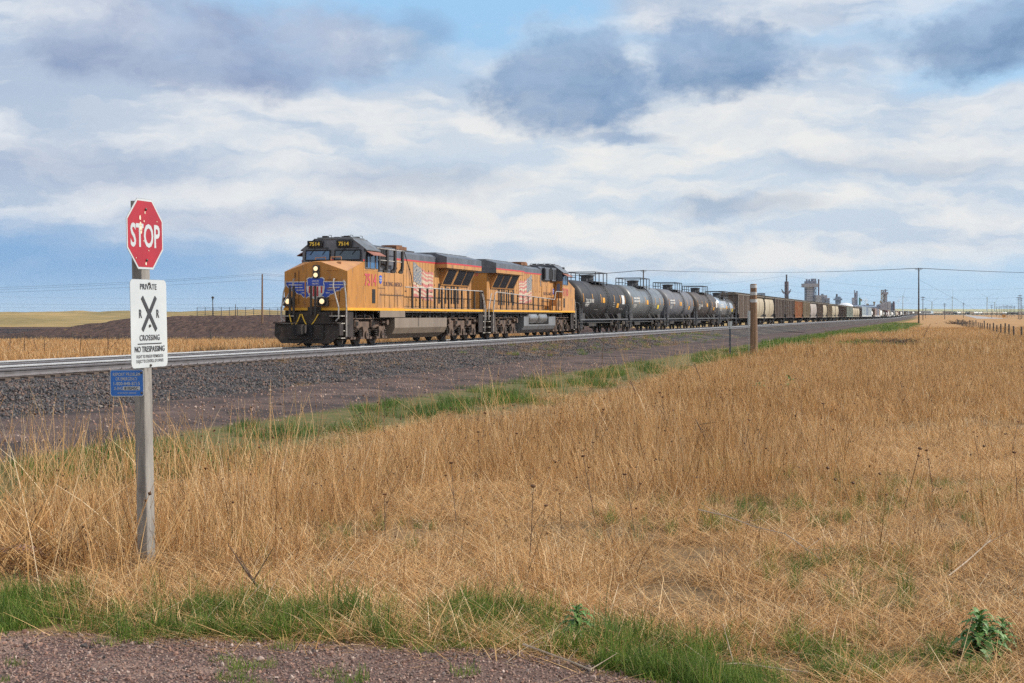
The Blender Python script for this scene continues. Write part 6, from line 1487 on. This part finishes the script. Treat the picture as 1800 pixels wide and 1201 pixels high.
# green grass: lane edge, strip by the service road, under-growth
GT1 = protos(5, M_GRN, 46, .09, (.10, .30), (.0035, .0065), .30, .55, seed=700); GT2 = protos(4, M_GRN, 70, .16, (.05, .15), (.004, .008), .5, .5, seed=800)
n = 5200; x = rng.uniform(-6.5, 1.2, n); q = rng.normal(9.5, .5, n); y = q + .39 - .146 * x - .9 * np.maximum(x - .05, 0)
t2 = fbm(x * 1.0, q * 1.1, 91); t3 = fbm(x * 3.2, q * 3.2, 95); wgt = np.maximum(sst(.50, .60, t2 * .35 + t3 * .65), .09) * sst(8.75, 9.15, q) * sst(10.5, 9.6, q)
k = (rng.random(n) < wgt) & (y > 7.6); x1_, y1_ = x[k], y[k]
n = 3000; x = rng.uniform(.1, 4.4, n); y = rng.uniform(7.7, 10.6, n); t2 = fbm(x * .9, y * .9, 97); t3 = fbm(x * 3.0, y * 3.0, 99); wgt = np.maximum(sst(.52, .64, t2 * .35 + t3 * .65), .07) * sst(10.0, 8.7, y + (t2 - .5) * 1.5) * (lane(x, y) > 9)
k = (rng.random(n) < wgt * .8); x = np.concatenate([x1_, x[k]]); y = np.concatenate([y1_, y[k]]); n = len(x); a = rng.random(n) < .55
hs = (.5 + .6 * vnoise(x * 1.7, y * 1.7, 103)) * (1 - .25 * sst(0, 1, x))
packw('green_grass', GT1, x[a], y[a], hs[a], np.clip(rng.normal(.5, .25, a.sum()), 0, 1), 'green grass tufts along the gravel lane', .2, a=.2)
packw('low_green_plants', GT2, x[~a], y[~a], hs[~a] * 1.05, np.clip(rng.normal(.7, .2, (~a).sum()), 0, 1), 'low green plants at the gravel edge', .1, a=.1)
n = 520; x = rng.uniform(-4.5, 3.5, n); y = rng.uniform(7.7, 10, n); t3 = fbm(x * 1.6, y * 1.6, 105); k = (lane(x, y) < 9.1) & (t3 > .56); x, y = x[k], y[k]
pack('low_green_plants', GT2, x, y, .55, np.clip(rng.normal(.8, .2, len(x)), 0, 1), 'little green weeds in the gravel', .1)
GT3 = protos(5, M_GRN, 60, .30, (.10, .30), (.007, .014), .35, .5, seed=900)
n = 15000; s_ = 10 + 190 * rng.random(n) ** 1.5; p_ = rng.uniform(8.4, 13.0, n); x = s_ * ST - p_ * CT; y = s_ * CT + p_ * ST; t2 = fbm(s_ * .25, p_ * .8, 111)
k = rng.random(n) < sst(.30, .52, t2) * sst(12.7, 11.5, p_ + (t2 - .5) * 3.0) * sst(8.8, 10.2, p_ + (t2 - .5) * 3.2) * sst(.44, .60, fbm(s_ * .6, p_ * 1.2, 113)) * .6; x, y, t2 = x[k], y[k], t2[k]
pack('green_grass', GT3, x, y, .72, np.clip(.12 + (t2 - .5) * 1.5 + rng.normal(0, .2, len(x)), 0, 1), 'green grass strip beside the service road', .1)
n = 2600; x = rng.uniform(-4, 9, n); y = rng.uniform(10.5, 21, n); t3 = fbm(x * .7, y * .5, 121); k = (rng.random(n) < sst(.50, .64, t3) * (.30 + .70 * sst(0, 3.2, x))) & (np.abs(x) < .38 * y + 1) & (lane(x, y) > 10.2); x, y = x[k], y[k]
pack('green_grass', GT1, x, y, .62, np.clip(rng.normal(.35, .2, len(x)), 0, 1), 'green blades growing through the straw', .25)
n = 9000; x, y = area_pts(n, 95, 440, 3, .95); t2 = fbm(x * .05, y * .05, 131); p = pp(x, y); k = (p < 12.0) & (((p > 3.2 + (t2 - .5) * 5) & (y > 165)) | (p > 8.4) | ((np.abs(y - 112) < 9) & (x > 10) & (x < 34))); x, y = x[k], y[k]
GT4 = protos(4, M_GRN, 50, .9, (.12, .30), (.02, .04), .35, .5, seed=950)
pack('green_grass', GT4, x, y, 1.1, np.clip(rng.normal(.4, .2, len(x)), 0, 1), 'green grass further along the line', .08)
n = 120; x = rng.uniform(-4.2, 1.5, n); y = rng.uniform(8.3, 10.6, n); k = (lane(x, y) > 8.3) & (lane(x, y) < 9.6); x, y = x[k], y[k]
LIT = protos(4, M_DRY, 14, .22, (.08, .3), (.003, .006), .2, .2, seed=990, lie=1.35); pack('straw_litter', LIT, x, y, 1.0, rng.uniform(.5, 1, len(x)), 'straw litter strewn on the gravel edge', .03)
# sparse growth on the ballast and the verge
n = 900; s_ = rng.uniform(36, 130, n); p_ = 15.6 + 4.6 * rng.random(n); x = s_ * ST - p_ * CT; y = s_ * CT + p_ * ST; zb = np.interp(p_, [q[0] for q in prof_b], [q[1] for q in prof_b]); t2 = fbm(s_ * .14, p_ * .5, 141)
k = rng.random(n) < sst(.44, .62, t2) * (.35 + .65 * sst(45, 60, s_)); pack('dry_wisps', MAT_ + UP_[:2], x[k], y[k], .62, np.clip(rng.normal(.25, .2, k.sum()), 0, 1), 'thin dry wisps growing on the ballast slope', .2, z=zb[k])
k2 = (rng.random(n) < .10 * sst(48, 75, s_)); pack('green_weeds', GT2, x[k2], y[k2], 1.5, np.clip(rng.normal(.8, .2, k2.sum()), 0, 1), 'small green weeds on the ballast slope', .1, z=zb[k2])
# stones
def stones(nm, cols, n=6, seed=1, flat=.75):
    out = []
    m = bpy.data.materials.new(nm); m.use_nodes = True; t = m.node_tree; b_ = t.nodes['Principled BSDF']; b_.inputs['Roughness'].default_value = .8
    ti = t.nodes.new('ShaderNodeAttribute'); ti.attribute_type = 'INSTANCER'; ti.attribute_name = 'tint'; t.links.new(ramp(t, E(t, ti.outputs['Fac']), cols).k, b_.inputs['Base Color'])
    g = np.random.default_rng(seed); ph = (1 + 5 ** .5) / 2
    iv = np.array([(-1, ph, 0), (1, ph, 0), (-1, -ph, 0), (1, -ph, 0), (0, -1, ph), (0, 1, ph), (0, -1, -ph), (0, 1, -ph), (ph, 0, -1), (ph, 0, 1), (-ph, 0, -1), (-ph, 0, 1)]) / 1.9
    fc = [(0, 11, 5), (0, 5, 1), (0, 1, 7), (0, 7, 10), (0, 10, 11), (1, 5, 9), (5, 11, 4), (11, 10, 2), (10, 7, 6), (7, 1, 8), (3, 9, 4), (3, 4, 2), (3, 2, 6), (3, 6, 8), (3, 8, 9), (4, 9, 5), (2, 4, 11), (6, 2, 10), (8, 6, 7), (9, 8, 1)]
    for i in range(n):
        me = bpy.data.meshes.new('stone'); me.from_pydata((iv * g.uniform(.55, 1.15, (12, 1)) * np.array([1.1, .85, flat])).tolist(), [], fc); me.materials.append(m); out.append(me)
    return out
BR = stones('ballast_stone', BAL_STOPS[:1] + [(.25, (.085, .078, .082)), (.48, (.055, .056, .066)), (.62, (.14, .098, .085)), (.76, (.18, .11, .085)), (.88, (.05, .048, .052)), (1, (.22, .19, .17))], 7, 3)
n = 30000; s_ = 22 + 76 * rng.random(n) ** 1.25; p_ = 16.1 + 3.9 * rng.random(n); x = s_ * ST - p_ * CT; y = s_ * CT + p_ * ST; z = np.interp(p_, [q[0] for q in prof_b], [q[1] for q in prof_b]) + (fbm(s_ * .9, p_ * 2.0, 41) - .5) * .13 + .005
sz = rng.uniform(.022, .052, n); scatter('ballast_stones', BR, np.stack([x, y, z], -1), rng.random((n, 3)) * 6.28, np.stack([sz] * 3, -1), rng.integers(0, 7, n), rng.random(n), 'loose grey and pinkish ballast stones')
PB_ = stones('lane_gravel', [(0, (.28, .155, .115)), (.3, (.18, .112, .09)), (.5, (.35, .225, .18)), (.7, (.09, .08, .078)), (.85, (.24, .16, .135)), (1, (.46, .36, .31))], 6, 9, .6)
n = 26000; x = rng.uniform(-6, 4.6, n); q = rng.uniform(6.5, 9.0, n); y = q + .39 - .146 * x; k = (y > 7.3) & (np.abs(x) < .38 * y + .4) & (lane(x, y) < 9.05); x, y, q = x[k], y[k], q[k]; n = len(x)
sz = np.clip(rng.lognormal(-4.75, .38, n), .004, .03); scatter('gravel_stones', PB_, np.stack([x, y, G(x, y) + sz * .25], -1), rng.random((n, 3)) * 6.28, np.stack([sz] * 3, -1), rng.integers(0, 6, n), rng.random(n), 'pink and grey gravel stones on the lane')
n = 5000; s_ = rng.uniform(10, 60, n); p_ = rng.uniform(12.2, 16.3, n); x = s_ * ST - p_ * CT; y = s_ * CT + p_ * ST; sz = np.clip(rng.lognormal(-4.0, .4, n), .008, .05)
scatter('road_stones', PB_, np.stack([x, y, G(x, y) + sz * .2], -1), rng.random((n, 3)) * 6.28, np.stack([sz] * 3, -1), rng.integers(0, 6, n), rng.random(n), 'scattered stones on the service road')
# ---- individual plants, sticks, a rock
M_THIS = mat('thistle_leaf', (.075, .175, .035), (.115, .23, .05), 12, rough=.55, c3=(.10, .18, .08), s3=20)
M_STEM = mat('plant_stem', (.10, .17, .05), (.08, .13, .04), 8, rough=.7)
M_STICK = mat('bleached_stick', (.52, .43, .33), (.40, .31, .22), 8, rough=.85)
M_DEAD = mat('dead_stem', (.17, .11, .07), (.11, .07, .05), 9, rough=.9)
M_HEAD = mat('dry_flower_head', (.13, .06, .03), (.08, .038, .02), 30, rough=.95, bump=.8, bscale=90)
def thistle(u, y, h, n, label, seed):
    g = random.Random(seed); X = ax_(u, y); o = empty('thistle_plant', (X, y, float(G(X, y)) - .01)); tag(o, label, 'thistle')
    MB().lathe([(.012, 0), (.009, h * .6), (.004, h * .95)], 7, 'z').build('stem', M_STEM, o)
    for k in range(n):
        f = k / n; a = k * 2.4 + g.uniform(-.3, .3); z0 = h * (.04 + .88 * f); L = h * (.92 - .62 * f) * g.uniform(.75, 1.15); el0 = .15 + .95 * f + g.uniform(-.2, .25); w = L * .2
        ca, sa = math.cos(a), math.sin(a); vs, fs = [], []; m = 13
        px_, pz_ = .01, z0; el_ = el0
        for i in range(m):
            t_ = i / (m - 1); ww = w * (math.sin(math.pi * min(1, t_ * .9 + .08)) ** .7) * (1.25 if i % 2 else .50) * (1 - t_ * .45)
            if i == m - 1: ww = .001
            lift = .30 * ww * (1 if i % 2 else .3)
            vs += [(px_ * ca - ww * -sa * 0 - ww * sa, px_ * sa + ww * ca, pz_ + lift), (px_ * ca, px_ * sa, pz_), (px_ * ca + ww * sa, px_ * sa - ww * ca, pz_ + lift)]
            px_ += math.cos(el_) * L / m; pz_ += math.sin(el_) * L / m; el_ -= .16
        for i in range(m - 1): b0 = i * 3; fs += [(b0, b0 + 1, b0 + 4, b0 + 3), (b0 + 1, b0 + 2, b0 + 5, b0 + 4)]
        MB().add(vs, fs).build('leaf', M_THIS, o)
    return o
thistle(1722, 9.25, .31, 58, 'large dark green thistle low at the right edge of the field', 1); thistle(1014, 9.75, .25, 40, 'smaller green thistle standing at the edge of the straw near the gravel', 2)
thistle(1762, 9.45, .22, 36, 'small thistle close to the right of the large dark green one', 6); thistle(1335, 37, .55, 14, 'leafy green plant below the banded post in the tall grass', 3); thistle(1388, 38, .62, 13, 'second leafy green plant, right of the one below the banded post', 4)
def stick(name, pts, r, m, label, cat, twigs=0, group=None, seed=0):
    g = random.Random(seed); b = MB(); P = [Vector(q) for q in pts]
    for i, (a, c) in enumerate(zip(P[:-1], P[1:])): b.cyl(a, c, r * (1 - .5 * i / len(P)), r * (1 - .5 * (i + 1) / len(P)), 6)
    for k in range(twigs):
        i = g.randrange(len(P) - 1); a = P[i].lerp(P[i + 1], g.random()); d = Vector((g.uniform(-1, 1), g.uniform(-.6, .6), g.uniform(.1, .9))).normalized() * g.uniform(.10, .3); b.cyl(a, a + d, r * .5, r * .2, 5)
    o = b.build(name, m); return tag(o, label, cat, group)
def gp(u, y, h): X = ax_(u, y); return (X, y, float(G(X, y)) + h)
stick('fallen_branch', [gp(1228, 14.0, .30), gp(1275, 13.7, .28), gp(1330, 13.2, .22), gp(1380, 12.9, .20), gp(1442, 12.4, .06)], .007, M_STICK, 'long bleached branch lying slanted in the straw right of centre', 'branch', 4, seed=1)
stick('fallen_branch', [gp(1668, 11.6, .08), gp(1700, 11.8, .16), gp(1742, 12.0, .30)], .006, M_STICK, 'bleached branch sticking up near the large thistle', 'branch', 3, seed=2)
stick('fallen_branch', [gp(1185, 8.75, .05), gp(1300, 8.8, .06), gp(1420, 8.7, .03)], .008, M_STICK, 'pale stalk lying in the green grass at the bottom', 'branch', 2, seed=3)
stick('fallen_branch', [gp(920, 9.2, .05), gp(960, 9.0, .04), gp(1010, 8.75, .03), gp(1040, 8.6, .02)], .008, M_STICK, 'crooked pale stick lying on the gravel edge at centre', 'branch', 3, seed=4)
stick('fallen_branch', [gp(330, 10.6, .04), gp(385, 10.5, .06), gp(425, 10.35, .03)], .006, M_STICK, 'grey stick in the straw right of the sign post', 'branch', 2, seed=5)
g = random.Random(8)
for k in range(26):
    u, y = g.uniform(560, 1790), g.uniform(12, 30); h = g.uniform(.45, .85); X = ax_(u, y); o = empty('dead_sunflower', (X, y, float(G(X, y)))); o.rotation_euler = (g.uniform(-.2, .2), g.uniform(-.25, .25), g.uniform(0, 6))
    tag(o, 'dead brown sunflower stalk with a dark round head standing in the dry grass', 'dead flower', 'dead sunflowers in the field')
    if k == 0:
        MB().cyl((0, 0, 0), (.02, 0, .5), .005, .004, 5).cyl((.02, 0, .5), (.05, 0, .98), .004, .003, 5).cyl((.02, 0, .5), (-.10, .03, .82), .003, .002, 5).build('stem', M_DEAD, o); a_ = o
        for c_, r in (((.055, 0, 1.0), .024), ((-.105, .03, .835), .017)): MB().lathe([(.004, -.8 * r), (r * .8, -.5 * r), (r, 0), (r * .75, .45 * r), (.003, .5 * r)], 10, 'z', c_).build('flower_head', M_HEAD, o)
    else:
        for ch in list(a_.children): q = ch.copy(); COL.objects.link(q); q.parent = o
    o.scale = (1, 1, h)
for k, (u, y, h, ln) in enumerate(((1120, 38, .5, -.35), (1058, 60, 1.1, .1), (1236, 42, .8, -.3), (1470, 118, 1.3, -.9), (1556, 120, 1.2, -.7), (1620, 118, 1.5, .5), (470, 11.0, .28, -.8), (1250, 22, .55, -.4))):
    X = ax_(u, y); z0 = float(G(X, y)); stick('dead_stalk', [(X, y, z0), (X + ln * h * .45, y, z0 + h * .55), (X + ln * h, y + .1, z0 + h)], .012 + h * .006, M_DEAD, ('dark leaning dead stalk in the field below the tank cars', 'upright reddish dead stalk in front of the tank cars', 'dark bent dead stalk left of the banded post', 'dark leaning twig on the tan patch beyond the banded post', 'dark twig beside the brush pile', 'twig right of the brush pile', 'short dark broken stalk in the straw near the sign post', 'dark stalk in the middle of the field')[k], 'dead stalk', 3, seed=20 + k)
b = MB(); g = random.Random(4)
for k in range(260):
    X = ax_(1570, 110) + g.gauss(0, 1.7); Y = 110 + g.gauss(0, 1.6); z0 = float(G(X, Y)); a = g.uniform(0, 6.28); L = g.uniform(.4, 1.6); hh = g.uniform(.02, .45) * math.exp(-((X - ax_(1570, 110)) / 2.6) ** 2); b.cyl((X, Y, z0 + hh * .3), (X + L * math.cos(a), Y + L * math.sin(a), z0 + hh + g.uniform(0, .15)), .03, .012, 4)
tag(b.build('brush_pile', M_DEAD), 'heap of dark dead brush on the green patch beyond the banded post', 'brush pile')
b = MB()
for k in range(90):
    X = ax_(1686, 380) + g.gauss(0, 1.1); Y = 382 + g.gauss(0, 3); z0 = float(G(X, Y)); a = g.uniform(0, 6.28); L = g.uniform(.6, 2.0); b.cyl((X, Y, z0 + .1), (X + L * math.cos(a), Y + L * math.sin(a), z0 + g.uniform(.1, 1.0)), .07, .03, 4)
tag(b.build('brush_pile', M_DEAD), 'tangle of dark branches at the far end of the wooden fence', 'brush pile')
tb = blades(420, .6, (.5, 1.2), (.006, .014), .3, .5, 77, lie=.95, colr=(.4, 1)); tb.materials.append(M_DRY); o = bpy.data.objects.new('brush_tangle', tb); COL.objects.link(o); X, Y = -4.2, 12.55; o.location = (X, Y, float(G(X, Y)) + .02); o.scale = (1.0, 1.0, 1.15); tag(o, 'tangled heap of bleached dead stems at the far left edge beside the sign post', 'brush pile')
tb = blades(60, .5, (.4, .9), (.006, .012), .3, .4, 78, lie=.7, colr=(0, .15)); tb.materials.append(M_DRY); o = bpy.data.objects.new('brush_tangle', tb); COL.objects.link(o); X, Y = -4.1, 12.3; o.location = (X, Y, float(G(X, Y)) + .02); tag(o, 'dark dead stems in front of the bleached heap at the far left edge', 'brush pile')
g = random.Random(12)
for k in range(16):
    u, y = g.uniform(5, 470), g.uniform(96, 150); X = ax_(u, y); z0 = float(G(X, y)); h = g.uniform(.9, 1.9); ln = g.uniform(-.6, .6)
    stick('dead_weed', [(X, y, z0), (X + ln * h * .4, y, z0 + h * .6), (X + ln * h, y + .2, z0 + h)], .022, M_DEAD, 'thin dark dead weed standing in the golden strip beyond the tracks', 'dead weed', 3, 'dead weeds beyond the tracks', seed=60 + k)
me = stones('pink_rock', [(0, (.36, .22, .20)), (1, (.30, .19, .17))], 1, 21, .55)[0]; o = bpy.data.objects.new('rock', me); COL.objects.link(o); X, Y = -4.35, 12.9; o.location = (X, Y, float(G(X, Y)) + .08); o.scale = (.2, .14, .12); tag(o, 'pinkish rock half hidden in the weeds at the left edge', 'rock')

# ---- air between here and the far hills
M_AIR = bpy.data.materials.new('haze'); M_AIR.use_nodes = True; t = M_AIR.node_tree; t.nodes.remove(t.nodes['Principled BSDF'])
v_ = t.nodes.new('ShaderNodeVolumePrincipled'); v_.inputs['Color'].default_value = (.72, .86, 1, 1); v_.inputs['Density'].default_value = .00004; v_.inputs['Anisotropy'].default_value = .0
t.links.new(v_.outputs[0], t.nodes['Material Output'].inputs['Volume'])
tag(MB().box(-6400, 6400, -200, 9800, -4, 72).build('haze', M_AIR), 'thin pale haze over the plain', kind='stuff')
